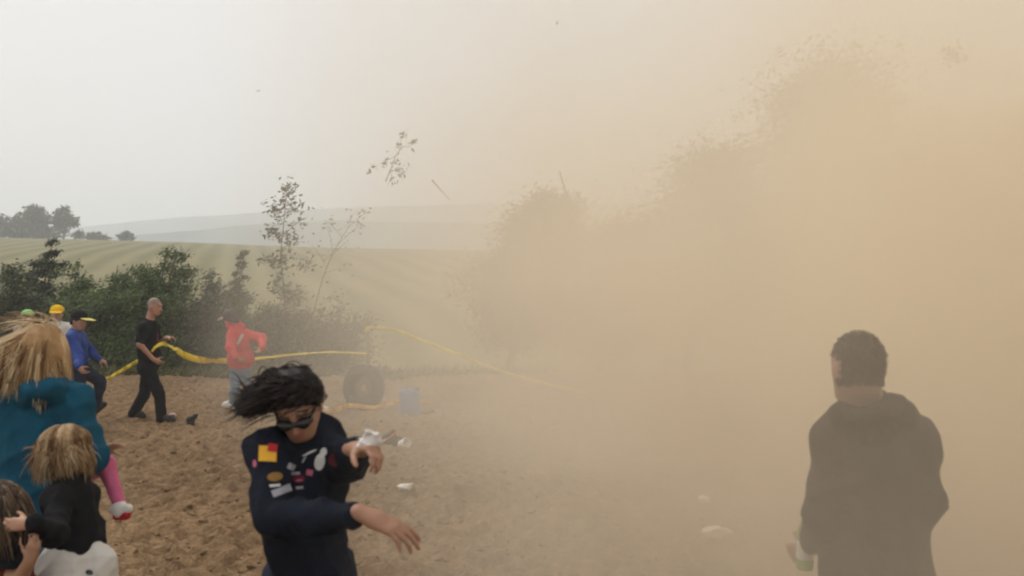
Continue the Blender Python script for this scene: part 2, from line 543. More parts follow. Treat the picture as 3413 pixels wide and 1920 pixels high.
def bush(name, label, u, vtop, vbase, d, w, seed, group, n=5200, size=0.10, lobes=11, c0=(0.042, 0.068, 0.022), c1=(0.18, 0.25, 0.085), tall=0.5, pale=0.15, lean=0.12):
    rng = np.random.default_rng(seed)
    top, base = P(u, vtop, d), P(u, vbase, d)
    base[2] = max(-1.2, float(terrain_z(np.array(base[0]), np.array(base[1]))))
    h = top[2] - base[2]
    root = empty(name, base)
    tag(root, label, 'bush' if 'bush' in name else 'tree', group)
    wood, tips = [], []
    nb = lobes
    for k in range(nb):
        a = 2 * math.pi * (k + rng.uniform(-0.3, 0.3)) / nb
        r = w * 0.5 * rng.uniform(0.35, 0.95)
        hh = h * (1 - 0.55 * (r / (w * 0.5)) ** 1.6 * (1 - tall)) * rng.uniform(0.80, 1.05)
        if k < 2: r, hh = 0.12 * w * k, h * (1.04 - 0.05 * k)
        tip = base + np.array([r * math.cos(a) + lean * hh, r * math.sin(a) * 0.8, hh])
        mid = base + np.array([0.45 * r * math.cos(a), 0.4 * r * math.sin(a), hh * 0.45])
        ts = np.linspace(0, 1, 7)[:, None]
        path = (1 - ts) ** 2 * base + 2 * ts * (1 - ts) * mid + ts ** 2 * tip
        wood.append(tube(path, np.linspace(0.028, 0.006, 7) * (h / 2.4), 5))
        tips.append(path)
    v, f = join(wood)
    mesh_obj('trunk', v, f, M_BARK, root)
    pts = []
    n = int(n * 2.3)
    per = n // nb
    for path in tips:
        # clumps strung along each limb, with gaps between them
        ncl = 13
        for q in range(ncl):
            t = 0.06 + 0.94 * (q + rng.uniform(0, 1)) / ncl
            c = path[min(6, int(t * 6))] * (1 - (t * 6 % 1)) + path[min(6, int(t * 6) + 1)] * (t * 6 % 1)
            rr = (0.31 - 0.17 * t) * w / 1.5
            c = c + rng.normal(size=3) * rr * np.array([1.0, 1.0, 0.55])
            m = per // ncl
            pts.append(c + rng.normal(size=(m, 3)) * rr * np.array([0.62, 0.55, 0.40]) + np.outer(rng.normal(size=m) * rr * 0.55, WIND))
    pts = np.concatenate(pts)
    pts = pts[pts[:, 2] > base[2] + 0.05]
    v, f, c = leaves(pts, size, WIND, rng, c0=c0, c1=c1, pale=pale)
    mesh_obj('crown', v, f, M_LEAF, root, cols=c, smooth=False)
    return root


G_B = 'wind-blown bushes along the edge of the dirt'
bush('bush', 'pale green bush at the far left edge, behind the green cap', 20, 895, 1262, 20.5, 1.7, 1, G_B, n=5600, c0=(0.045, 0.06, 0.025), c1=(0.13, 0.155, 0.075), pale=0.2)
bush('bush', 'tall narrow dark bush sticking up behind the yellow cap', 118, 822, 1258, 23.0, 1.05, 2, G_B, n=5200, tall=0.9, c0=(0.025, 0.038, 0.02), c1=(0.07, 0.09, 0.045), lobes=7)
bush('bush', 'low dark bush right of the tall narrow bush', 215, 895, 1260, 21.5, 1.5, 3, G_B, n=5600)
bush('bush', 'dark green bush between the blue jacket and the man in black', 345, 900, 1262, 20.0, 1.7, 4, G_B, n=6600)
bush('bush', 'tallest dark green bush, behind the man in the black t-shirt', 505, 838, 1262, 19.6, 1.75, 5, G_B, n=7800, tall=0.7)
bush('bush', 'grey-green bush behind the person in the red jacket', 655, 938, 1260, 20.4, 1.5, 6, G_B, n=5400, c0=(0.035, 0.05, 0.025), c1=(0.11, 0.13, 0.07), pale=0.2)
bush('bush', 'olive brown bush in thin dust, just right of the red jacket', 905, 965, 1245, 21.0, 1.8, 7, G_B, n=4400, c0=(0.06, 0.055, 0.022), c1=(0.14, 0.125, 0.055))
bush('bush', 'low yellowish bush in the dust behind the standing tyre', 1110, 1020, 1245, 22.0, 2.2, 8, G_B, n=3600, c0=(0.07, 0.065, 0.028), c1=(0.15, 0.14, 0.07))
bush('bush', 'low olive green bush between the red jacket and the grey-green bush', 760, 990, 1250, 21.6, 1.6, 10, G_B, n=4600, c0=(0.05, 0.06, 0.024), c1=(0.15, 0.165, 0.07))
bush('bush', 'small pointed yellow-green bush tip above the red jacket', 762, 865, 1250, 24.0, 0.75, 9, G_B, n=2200, tall=1.0, lobes=5, c0=(0.05, 0.055, 0.02), c1=(0.13, 0.13, 0.05))


def sapling(name, label, stem_px, d, twigs, seed, nl, size, group=None, c0=(0.03, 0.036, 0.016), c1=(0.10, 0.10, 0.045), r0=0.03, rr=0.10, base_v=1255):
    rng = np.random.default_rng(seed)
    path = np.array([P(u, v, d) for u, v in stem_px])
    base = path[0].copy()
    base[2] = float(terrain_z(np.array(base[0]), np.array(base[1])))
    path[0] = base
    root = empty(name, base)
    tag(root, label, 'tree', group)
    wood = [tube(path, np.linspace(r0, 0.006, len(path)), 6)]
    pts = []
    for t0, du, dv, dd, m in twigs:
        i = t0 * (len(path) - 1)
        a = path[int(i)] + (path[min(len(path) - 1, int(i) + 1)] - path[int(i)]) * (i % 1)
        e = a + np.array([du / F_PX * d, dd, -dv / F_PX * d])
        mid = (a + e) / 2 + np.array([0, 0, 0.08])
        ts = np.linspace(0, 1, 6)[:, None]
        pth = (1 - ts) ** 2 * a + 2 * ts * (1 - ts) * mid + ts ** 2 * e
        wood.append(tube(pth, np.linspace(r0 * 0.4, 0.004, 6), 5))
        for q in range(4):
            c = pth[2 + q % 4]
            k = max(1, int(m * nl / 4))
            pts.append(c + rng.normal(size=(k, 3)) * rr * rng.uniform(0.5, 1.3) + np.outer(rng.normal(size=k) * rr * 0.5, WIND))
    v, f = join(wood)
    mesh_obj('trunk', v, f, M_BARK, root)
    pts = np.concatenate(pts)
    v, f, c = leaves(pts, size, WIND, rng, c0=c0, c1=c1, slim=0.42, pale=0.05)
    mesh_obj('crown', v, f, M_LEAF, root, cols=c, smooth=False)
    return root


sapling('young_tree', 'thin young tree with sparse dark leaves against the pale hills', [(960, 1250), (955, 1100), (945, 950), (935, 850), (945, 750), (955, 640)], 19.0,
        [(0.55, -70, -10, 0.2, 1.2), (0.62, 55, -40, -0.2, 1.2), (0.68, -45, -40, 0.1, 1.6), (0.72, 70, -70, 0.3, 0.7), (0.80, -30, -55, -0.1, 1.3), (0.86, 35, -30, 0.1, 0.9), (0.97, 5, -10, 0, 0.8), (1.0, 8, -25, 0, 0.5),
         (0.5, 90, -20, 0.2, 0.9), (0.5, -30, 60, 0.1, 1.2), (0.58, 0, 10, 0.1, 1.6), (0.92, -22, -12, 0, 0.5)], 21, 62, 0.095, r0=0.018, c0=(0.025, 0.03, 0.014), c1=(0.09, 0.095, 0.04))
sapling('young_tree', 'wispy grey twigs leaning right beside the thin young tree', [(1005, 1250), (1040, 1060), (1075, 930), (1110, 840), (1160, 760)], 19.6,
        [(0.7, 60, -60, 0.1, 0.5), (0.8, 70, -70, 0.2, 0.6), (0.9, -60, -60, 0, 0.6), (1.0, 70, -55, 0, 0.7), (1.0, 20, -50, 0, 0.5), (0.6, -50, -80, 0, 0.7), (0.55, 70, -15, 0, 0.6), (0.75, -20, -90, 0, 0.4)], 22, 24, 0.085, r0=0.014, c0=(0.06, 0.06, 0.035), c1=(0.13, 0.12, 0.07), rr=0.13)


def tall_tree(name, label, u, vtop, d, w, seed, group, n, size=0.13, bare=None, lean=0.1, c0=(0.028, 0.034, 0.013), c1=(0.085, 0.09, 0.036)):
    rng = np.random.default_rng(seed)
    base = P(u, 1255, d); base[2] = float(terrain_z(np.array(base[0]), np.array(base[1])))
    top = P(u, vtop, d)
    h = top[2] - base[2]
    root = empty(name, base)
    tag(root, label, 'tree', group)
    ts = np.linspace(0, 1, 9)[:, None]
    trunk = base + ts * np.array([lean * h, 0, h * 0.93]) + np.concatenate([0.06 * h * rng.normal(size=(9, 1)) * ts * (1 - ts), 0 * ts, 0 * ts], 1)
    wood = [tube(trunk, np.linspace(0.02 * h + 0.03, 0.012, 9), 7)]
    pts = []
    nb = 26
    for k in range(nb):
        t = 0.27 + 0.71 * k / (nb - 1)
        a = trunk[min(8, int(t * 8))]
        an = 2.4 * k + rng.uniform(-0.4, 0.4)
        prof = math.sin(min(1, 0.18 + t * 0.95) * math.pi) ** 0.6
        r = w * 0.5 * prof * rng.uniform(0.55, 1.15)
        e = a + np.array([r * math.cos(an) + 0.08 * h, r * math.sin(an), h * rng.uniform(0.02, 0.14)])
        tt = np.linspace(0, 1, 6)[:, None]
        mid = (a + e) / 2 + np.array([0, 0, 0.05 * h])
        pth = (1 - tt) ** 2 * a + 2 * tt * (1 - tt) * mid + tt ** 2 * e
        wood.append(tube(pth, np.linspace(0.012 * h * (1.1 - t), 0.005, 6), 5))
        for q in range(6):
            c = pth[min(5, 1 + q)] + rng.normal(size=3) * 0.13 * w * 0.5
            m = n // (nb * 6)
            rr = 0.13 * w * rng.uniform(0.6, 1.25)
            pts.append(c + rng.normal(size=(m, 3)) * rr * np.array([0.8, 0.75, 0.5]) + np.outer(rng.normal(size=m) * rr * 0.4, WIND))
    if bare:
        for q in bare:
            wood.append(tube(np.array([P(a, b, d) for a, b in q]), np.linspace(0.05, 0.022, len(q)), 5))
    v, f = join(wood)
    mesh_obj('trunk', v, f, M_BARK, root)
    pts = np.concatenate(pts)
    v, f, c = leaves(pts, size, WIND, rng, c0=c0, c1=c1)
    mesh_obj('crown', v, f, M_LEAF, root, cols=c, smooth=False)
    return root


G_T = 'trees half hidden in the dust'
tall_tree('tree', 'bent tree with a bare upright branch, at the edge of the dust', 1690, 640, 19.5, 2.5, 51, G_T, 40000, size=0.11, lean=0.16, bare=[[(1850, 860), (1915, 760), (1905, 690), (1885, 640), (1866, 572)]])
tall_tree('tree', 'shorter tree dimly seen in the dust, left of the tallest one', 2000, 740, 22.0, 2.8, 52, G_T, 22000, size=0.13)
tall_tree('tree', 'rounded tree dimly seen in the dust between the short and tallest ones', 2280, 480, 22.5, 4.2, 57, G_T, 26000, size=0.13)
tall_tree('tree', 'tallest tree, a faint shape high in the dust', 2600, 215, 23.0, 5.4, 53, G_T, 42000, size=0.14)
tall_tree('tree', 'broad tree lost in the dust above the man in the grey hoodie', 2990, 470, 21.5, 5.0, 54, G_T, 26000, size=0.13)
tall_tree('tree', 'faint tree lost in the dust at the right edge', 3380, 330, 21.5, 5.0, 55, G_T, 26000, size=0.13)
# trees on the crest of the field
G_C = 'trees on the crest of the field'
def crest_tree(label, u, vtop, d, wpx, seed, n=1500):
    rng = np.random.default_rng(seed)
    x = (u - U0) / F_PX * d
    base = np.array([x, d, float(terrain_z(np.array(x), np.array(d)))])
    h = P(u, vtop, d)[2] - base[2]
    w = wpx / F_PX * d
    root = empty('tree', base)
    tag(root, label, 'tree', G_C)
    wood = [tube(base + np.linspace(0, 1, 6)[:, None] * np.array([0.03 * h, 0, 0.85 * h]), np.linspace(0.03 * h + 0.05, 0.04, 6), 6)]
    pts = []
    for k in range(26):
        t = rng.uniform(0.1, 0.97)
        prof = math.sin(min(1, 0.25 + 0.78 * t) * math.pi) ** 0.55
        c = base + np.array([rng.uniform(-0.5, 0.5) * w * prof, rng.uniform(-0.5, 0.5) * w * prof, h * t])
        m = n // 26
        r = 0.13 * w
        pts.append(c + rng.normal(size=(m, 3)) * r * np.array([0.8, 0.8, 0.6]))
        a = base + np.array([0, 0, h * t * 0.6])
        wood.append(tube(np.array([a, (a + c) / 2 + [0, 0, 0.05 * h], c]), [0.012 * h, 0.008 * h, 0.03], 4))
    v, f = join(wood)
    mesh_obj('trunk', v, f, M_BARK, root)
    v, f, c = leaves(np.concatenate(pts), 0.75, np.array([0.4, 0.1, 0.3]), rng, spread=1.0, slim=0.6, c0=(0.03, 0.04, 0.022), c1=(0.07, 0.085, 0.045))
    mesh_obj('crown', v, f, M_LEAF, root, cols=c, smooth=False)


crest_tree('dark rounded tree cut by the left edge, on the field crest', 10, 722, 176, 120, 71)
crest_tree('tall bushy tree on the field crest, left of the notched pair', 135, 690, 176, 105, 72, 2200)
crest_tree('tree with a pointed top on the field crest, right of the notched pair', 212, 695, 176, 80, 73, 1800)
crest_tree('low bush joining the two groups of trees on the crest', 70, 745, 178, 95, 74, 1000)
crest_tree('small faint bush on the crest, first right of the notched pair', 325, 782, 181, 60, 75, 500)
crest_tree('tiny faint bush on the crest, farthest right', 420, 778, 182, 42, 76, 400)

# grass fringe where the dirt ends
def grass():
    rng = np.random.default_rng(5)
    n = 15000
    x = rng.uniform(-13.5, 9, n)
    y = 17.7 + np.abs(rng.normal(size=n)) * 1.6 + 0.5 * vnoise(x / 1.1, x * 0, 77)
    keep = vnoise(x / 0.9, y / 0.9, 78) > -0.2
    x, y = x[keep], y[keep]
    z = np.where(y < 18.2, 0.0, terrain_z(x, y))
    h = rng.uniform(0.12, 0.42, len(x))
    pts = np.stack([x, y, z + h * 0.4], 1)
    v, f, c = leaves(pts, 0.36, np.array([0.5, 0, 0.8]), rng, spread=0.35, slim=0.1, c0=(0.08, 0.09, 0.03), c1=(0.24, 0.20, 0.09), pale=0.05)
    tag(mesh_obj('grass', v, f, M_GRASS, cols=c, smooth=False), 'dry grass fringe where the dirt ends', 'grass', kind='stuff')


grass()


# clods of soil lying on the dirt
def clods():
    rng = np.random.default_rng(9)
    n = 5000
    y = 4.8 + 13.0 * rng.uniform(0, 1, n) ** 1.5
    x = rng.uniform(-0.66, 0.62, n) * y
    r = 0.009 + 0.022 * rng.uniform(0, 1, n) ** 3
    z = soil_z(x, y)
    ico = bmesh.new(); bmesh.ops.create_icosphere(ico, subdivisions=1, radius=1.0)
    bv = np.array([q.co[:] for q in ico.verts]); bf = np.array([[q.index for q in f.verts] for f in ico.faces]); ico.free()
    jit = 1 + 0.28 * rng.normal(size=(n, len(bv), 1))
    ax = rng.uniform(0.7, 1.3, (n, 1, 3)) * np.array([1.15, 1, 0.72])
    v = bv[None] * jit * ax * r[:, None, None] + np.stack([x, y, z + r * 0.05], 1)[:, None, :]
    f = bf[None] + (np.arange(n) * len(bv))[:, None, None]
    tag(mesh_obj('soil_clods', v.reshape(-1, 3), f.reshape(-1, 3), M_DIRT), 'loose clods of brown soil scattered over the dirt', 'soil', kind='stuff')


clods()


# broken straw and rootlets pressed into the soil
def straw():
    rng = np.random.default_rng(19)
    n = 6500
    y = 4.8 + 13.0 * rng.uniform(0, 1, n) ** 1.35
    x = rng.uniform(-0.66, 0.62, n) * y
    keep = vnoise(x / 0.8, y / 0.8, 91) + 0.25 * rng.normal(size=n) > -0.05
    x, y = x[keep], y[keep]
    pts = np.stack([x, y, soil_z(x, y) + 0.006], 1)
    v, f, c = leaves(pts, 0.075, np.array([0.8, 0.35, 0.05]), rng, spread=0.4, slim=0.085, c0=(0.12, 0.08, 0.04), c1=(0.46, 0.36, 0.21), pale=0.0, size_var=0.6)
    tag(mesh_obj('straw', v, f, M_GRASS, cols=c, smooth=False), 'short broken straw lying in the soil', 'straw', kind='stuff')


straw()


# torn leaves and bits of straw carried by the gust
def debris():
    rng = np.random.default_rng(29)
    n = 110
    pts = np.stack([rng.uniform(0.3, 9, n), rng.uniform(8, 17, n), 2.4 + 6.5 * rng.uniform(0, 1, n) ** 1.5], 1)
    v, f, c = leaves(pts, 0.045, WIND, rng, spread=1.2, slim=0.4, c0=(0.08, 0.06, 0.03), c1=(0.2, 0.17, 0.09), pale=0.0, size_var=0.6)
    tag(mesh_obj('debris', v, f, M_LEAF, cols=c, smooth=False), 'tiny torn leaves carried through the air by the gust', 'debris', kind='stuff')


debris()

# ---------------------------------------------------------------- people: smooth-blended figures
def _n(v):
    v = np.asarray(v, float)
    return v / (np.linalg.norm(v) + 1e-12)


class Sdf:
    """tapered capsules and ellipsoids melted into ONE surface"""

    def __init__(self):
        self.prims, self.cuts = [], []

    def cap(self, a, b, ra, rb=None, k=0.03):
        self.prims.append(('c', np.asarray(a, float), np.asarray(b, float), ra, ra if rb is None else rb, k)); return self

    def chain(self, pts, rads, k=0.03):
        for i in range(len(pts) - 1):
            self.cap(pts[i], pts[i + 1], rads[i], rads[i + 1], k)
        return self

    def ell(self, c, r, axes=None, k=0.03):
        self.prims.append(('e', np.asarray(c, float), np.asarray(r, float), np.eye(3) if axes is None else np.asarray(axes, float), 0, k)); return self

    def cut(self, p, n, k=0.004):
        """keep the side opposite to n"""
        self.cuts.append((np.asarray(p, float), _n(n), k)); return self

    def dig(self, c, r, axes=None, k=0.01):
        self.prims.append(('d', np.asarray(c, float), np.asarray(r, float), np.eye(3) if axes is None else np.asarray(axes, float), 0, k)); return self

    def mesh(self, h, wrinkle=0.0, seed=0, wl=0.09):
        lo, hi = np.full(3, 1e9), np.full(3, -1e9)
        for p in self.prims:
            if p[0] == 'c':
                r = max(p[3], p[4]); lo = np.minimum(lo, np.minimum(p[1], p[2]) - r); hi = np.maximum(hi, np.maximum(p[1], p[2]) + r)
            elif p[0] == 'e':
                r = max(p[2]); lo = np.minimum(lo, p[1] - r); hi = np.maximum(hi, p[1] + r)
        lo, hi = lo - 4 * h - 0.01, hi + 4 * h + 0.01
        ax = [np.arange(lo[i], hi[i] + h, h, dtype=np.float32) for i in range(3)]
        f = np.full([len(a) for a in ax], 0.15, np.float32)
        for p in self.prims:
            k = p[5]
            m = 0.05 + k
            if p[0] == 'c':
                r = max(p[3], p[4]) + m; a0, a1 = np.minimum(p[1], p[2]) - r, np.maximum(p[1], p[2]) + r
            else:
                r = max(p[2]) + m; a0, a1 = p[1] - r, p[1] + r
            sl = tuple(slice(max(0, int((a0[i] - lo[i]) / h)), max(0, int((a1[i] - lo[i]) / h) + 2)) for i in range(3))
            X, Y, Z = np.meshgrid(*[ax[i][sl[i]] for i in range(3)], indexing='ij', sparse=True)
            if X.size == 0 or Y.size == 0 or Z.size == 0: continue
            if p[0] == 'c':
                a, b = p[1], p[2]
                ba = b - a
                L2 = float(ba @ ba) + 1e-12
                t = np.clip(((X - a[0]) * ba[0] + (Y - a[1]) * ba[1] + (Z - a[2]) * ba[2]) / L2, 0, 1)
                d = np.sqrt((X - a[0] - t * ba[0]) ** 2 + (Y - a[1] - t * ba[1]) ** 2 + (Z - a[2] - t * ba[2]) ** 2) - (p[3] + (p[4] - p[3]) * t)
            else:
                A, r, c = p[3], p[2], p[1]
                x, y, z = X - c[0], Y - c[1], Z - c[2]
                q = [x * A[i][0] + y * A[i][1] + z * A[i][2] for i in range(3)]
                k0 = np.sqrt(sum((q[i] / r[i]) ** 2 for i in range(3)))
                k1 = np.sqrt(sum((q[i] / r[i] ** 2) ** 2 for i in range(3))) + 1e-9
                d = k0 * (k0 - 1) / k1
            g = f[sl]
            if p[0] == 'd':
                hh = np.clip(0.5 - 0.5 * (g + d) / k, 0, 1)
                f[sl] = g + (-d - g) * hh + k * hh * (1 - hh)
            else:
                hh = np.clip(0.5 + 0.5 * (d - g) / k, 0, 1)
                f[sl] = d + (g - d) * hh - k * hh * (1 - hh)
        X, Y, Z = np.meshgrid(*ax, indexing='ij', sparse=True)
        if wrinkle:
            rng = np.random.default_rng(seed)
            w = np.zeros(f.shape, np.float32)
            near = np.abs(f) < 0.03
            ii = np.nonzero(near)
            px, py, pz = ax[0][ii[0]], ax[1][ii[1]], ax[2][ii[2]]
            acc = np.zeros(len(px), np.float32)
            for q in range(7):
                kd = rng.normal(size=3) * np.array([1, 0.8, 0.75])
                kd = kd / np.linalg.norm(kd) * 2 * math.pi / (wl * rng.uniform(0.55, 1.8))
                ph = rng.uniform(0, 6.3)
                wob = 1.1 * np.sin(px * 9 * rng.uniform(0.6, 1.5) + pz * 12 + ph * 2)
                acc += (1 - np.abs(np.sin(0.5 * (px * kd[0] + py * kd[1] + pz * kd[2] + ph + wob)))) ** 2 - 0.35
            w[ii] = acc * wrinkle / 1.6
            f = f - w
        for c, nn, k in self.cuts:
            d = ((X - c[0]) * nn[0] + (Y - c[1]) * nn[1] + (Z - c[2]) * nn[2]).astype(np.float32)
            f = np.maximum(f, d)
        return surface_nets(f, lo, h)


def surface_nets(f, lo, h):
    s = f < 0
    nx, ny, nz = f.shape
    cs = np.zeros((nx - 1, ny - 1, nz - 1), np.uint8)
    for i in (0, 1):
        for j in (0, 1):
            for k in (0, 1):
                cs += s[i:nx - 1 + i, j:ny - 1 + j, k:nz - 1 + k]
    act = (cs > 0) & (cs < 8)
    I, J, K = np.nonzero(act)
    idx = np.full(act.shape, -1, np.int64)
    idx[I, J, K] = np.arange(len(I))
    acc, cnt = np.zeros((len(I), 3)), np.zeros(len(I))
    corners = [(i, j, k) for i in (0, 1) for j in (0, 1) for k in (0, 1)]
    for a in range(8):
        for b in range(a + 1, 8):
            ca, cb = corners[a], corners[b]
            if sum(abs(ca[q] - cb[q]) for q in range(3)) != 1: continue
            fa = f[I + ca[0], J + ca[1], K + ca[2]]; fb = f[I + cb[0], J + cb[1], K + cb[2]]
            m = (fa < 0) != (fb < 0)
            t = np.where(m, fa / np.where(m, fa - fb, 1), 0)
            for q in range(3):
                acc[:, q] += np.where(m, ca[q] + t * (cb[q] - ca[q]), 0)
            cnt += m
    v = acc / cnt[:, None] + np.stack([I, J, K], 1)
    v = v * h + lo
    faces = []
    for axis in range(3):
        sl0, sl1 = [slice(None)] * 3, [slice(None)] * 3
        sl0[axis], sl1[axis] = slice(0, -1), slice(1, None)
        ch = s[tuple(sl0)] != s[tuple(sl1)]
        a1, a2 = [(1, 2), (2, 0), (0, 1)][axis]
        E = np.stack(np.nonzero(ch), 1)
        E = E[(E[:, a1] > 0) & (E[:, a2] > 0)]
        lim = np.array([nx, ny, nz])
        E = E[(E[:, a1] < lim[a1] - 1) & (E[:, a2] < lim[a2] - 1)]
        inside = s[E[:, 0], E[:, 1], E[:, 2]]
        def at(d1, d2):
            q = E.copy(); q[:, a1] += d1; q[:, a2] += d2
            return idx[q[:, 0], q[:, 1], q[:, 2]]
        quad = np.stack([at(-1, -1), at(0, -1), at(0, 0), at(-1, 0)], 1)
        quad[~inside] = quad[~inside][:, ::-1]
        faces.append(quad)
    return v, np.concatenate(faces)


M_SKIN = mat_attr('skin', rough=0.55, spec=0.35, sss=0.08, var=0.08)
M_HAIR = mat_attr('hair', rough=0.6, spec=0.2)
M_SHOE = mat_plain('shoe_dark', (0.03, 0.028, 0.028), rough=0.7)
M_SHOE_W = mat_plain('shoe_white', (0.7, 0.68, 0.64), rough=0.6)
SKIN = np.array([0.44, 0.25, 0.165])


def frame(fwd, up):
    f = _n(fwd); u = _n(np.asarray(up, float) - f * np.dot(f, _n(up)) * 1.0)
    u = _n(np.asarray(up, float) - f * float(np.dot(f, np.asarray(up, float))))
    r = np.cross(f, u)          # the person's own right-hand side
    return np.array([r, f, u])


def head_prims(s, c, A, sc, neck):
    """A rows: right, forward, up. c is the centre of the skull"""
    def q(x, y, z): return c + sc * (x * A[0] + y * A[1] + z * A[2])
    s.ell(q(0, -0.012, 0.022), np.array([0.074, 0.092, 0.092]) * sc, A, 0.02)
    s.ell(q(0, 0.022, -0.03), np.array([0.062, 0.068, 0.085]) * sc, A, 0.03 * sc)
    s.ell(q(0, 0.048, -0.092), np.array([0.036, 0.034, 0.026]) * sc, A, 0.03 * sc)      # chin
    s.cap(q(0.052, 0.0, -0.045), q(0.026, 0.045, -0.09), 0.02 * sc, 0.018 * sc, 0.03 * sc)
    s.cap(q(-0.052, 0.0, -0.045), q(-0.026, 0.045, -0.09), 0.02 * sc, 0.018 * sc, 0.03 * sc)
    s.cap(q(0, 0.084, 0.004), q(0, 0.104, -0.036), 0.009 * sc, 0.014 * sc, 0.014 * sc)  # nose
    s.cap(q(-0.03, 0.074, 0.02), q(0.03, 0.074, 0.02), 0.014 * sc, 0.014 * sc, 0.02 * sc)  # brow
    s.cap(q(-0.017, 0.08, -0.062), q(0.017, 0.08, -0.062), 0.008 * sc, 0.008 * sc, 0.012 * sc)  # lips
    s.cap(q(-0.015, 0.078, -0.073), q(0.015, 0.078, -0.073), 0.008 * sc, 0.008 * sc, 0.01 * sc)
    for sg in (-1, 1):
        s.dig(q(sg * 0.031, 0.092, -0.002), np.array([0.017, 0.014, 0.011]) * sc, A, 0.012 * sc)
        s.ell(q(sg * 0.083, -0.010, -0.012), np.array([0.011, 0.019, 0.032]) * sc, A, 0.008 * sc)   # ears
    s.cap(q(0, -0.022, -0.05), neck, 0.054 * sc, 0.058 * sc, 0.03)


def paint_head(v, col, c, A, sc, lips=(0.42, 0.16, 0.13), brow=(0.08, 0.05, 0.03), beard=None, stubble=None):
    L = (v - c) @ A.T / sc
    x, y, z = L[:, 0], L[:, 1], L[:, 2]
    near = (np.abs(x) < 0.11) & (np.abs(z) < 0.16) & (np.abs(y) < 0.16)
    if beard is not None:
        m = near & (z < -0.035) & (y > -0.01) & (z > -0.15) & ~((np.abs(x) < 0.02) & (z > -0.075) & (z < -0.055))
        col[m] = beard
    if stubble is not None:                            # cropped hair, thinning out towards the hairline
        e = np.minimum(np.maximum(z - 0.032, np.minimum(0.004 - y, z + 0.062)), 0.062 - y) / 0.016
        e = np.clip(e + 0.5 + 0.35 * np.sin(v @ np.array([310., 170, 90])) * np.sin(v @ np.array([-120., 260, 210])), 0, 1) * near
        e *= ~((np.abs(x) > 0.075) & (z < 0.02))
        col[:] = col * (1 - e[:, None]) + np.asarray(stubble) * e[:, None]
    m = near & (y > 0.05) & (np.abs(x) < 0.024) & (z > -0.082) & (z < -0.054)
    col[m] = lips
    m = near & (y > 0.06) & (np.abs(np.abs(x) - 0.032) < 0.02) & (np.abs(z - 0.022) < 0.006)
    col[m] = brow
    for sg in (-1, 1):
        e = near & (y > 0.055) & (((x - sg * 0.031) / 0.014) ** 2 + ((z + 0.002) / 0.007) ** 2 < 1)
        col[e] = (0.7, 0.68, 0.64)
        e = near & (y > 0.055) & (((x - sg * 0.031) / 0.0065) ** 2 + ((z + 0.002) / 0.0065) ** 2 < 1)
        col[e] = (0.05, 0.03, 0.02)
    return col


def hand_prims(s, wrist, fdir, palm_n, hand, sc=1.0, curl=0.5, spread=0.18, thumb_curl=0.4):
    """palm_n points out of the palm; hand is l or r"""
    thumb_side = 1 if hand == 'r' else -1
    f = _n(fdir); p = _n(np.asarray(palm_n, float) - f * float(np.dot(f, palm_n))); sd = np.cross(f, p) * thumb_side
    w = np.asarray(wrist, float)
    base_off = [0.027, 0.009, -0.009, -0.026]
    klen = [0.088, 0.092, 0.087, 0.078]
    flen = [(0.042, 0.025, 0.02), (0.046, 0.029, 0.021), (0.042, 0.027, 0.02), (0.033, 0.02, 0.018)]
    rads = [0.0092, 0.0095, 0.009, 0.008]
    for i in range(4):
        o = base_off[i]
        k0 = w + sc * (0.018 * f + 0.55 * o * sd)
        k1 = w + sc * (klen[i] * f + o * sd)
        s.cap(k0, k1, 0.0155 * sc, 0.0125 * sc, 0.012 * sc)
        d = _n(f + sd * spread * (o / 0.026) * 0.6)
        cu = curl * (0.85 + 0.12 * i)
        pt, ang = k1, 0.0
        r = rads[i] * sc
        for j, Ls in enumerate(flen[i]):
            ang += cu * (0.75 if j == 0 else 0.9)
            dd = d * math.cos(ang) + p * math.sin(ang)
            nx = pt + dd * Ls * sc
            s.cap(pt, nx, r * (1 - 0.08 * j), r * (1 - 0.08 * (j + 1)), 0.004 * sc)
            pt = nx
    t0 = w + sc * (0.028 * f + 0.020 * sd + 0.006 * p)
    d1 = _n(0.62 * f + 0.70 * sd + 0.35 * p)
    t1 = t0 + d1 * 0.042 * sc
    d2 = _n(d1 + thumb_curl * (0.5 * f + 0.5 * p - 0.35 * sd))
    t2 = t1 + d2 * 0.033 * sc
    d3 = _n(d2 + thumb_curl * (0.4 * f + 0.5 * p - 0.5 * sd))
    s.cap(t0, t1, 0.0155 * sc, 0.0115 * sc, 0.012 * sc); s.cap(t1, t2, 0.0112 * sc, 0.0098 * sc, 0.005 * sc); s.cap(t2, t2 + d3 * 0.024 * sc, 0.0098 * sc, 0.008 * sc, 0.005 * sc)
    s.cap(w - f * 0.03 * sc, w + f * 0.03 * sc, 0.025 * sc, 0.024 * sc, 0.02 * sc)


def torso_frame(J):
    side = _n(J['sr'] - J['sl'])                       # towards the person's right shoulder
    up = _n((J['sl'] + J['sr']) / 2 - (J['hl'] + J['hr']) / 2)
    fwd = np.cross(up, side)
    if np.dot(fwd, J['fwd']) < 0: fwd = -fwd
    side2 = np.cross(fwd, up)
    return np.array([side2, fwd, up])


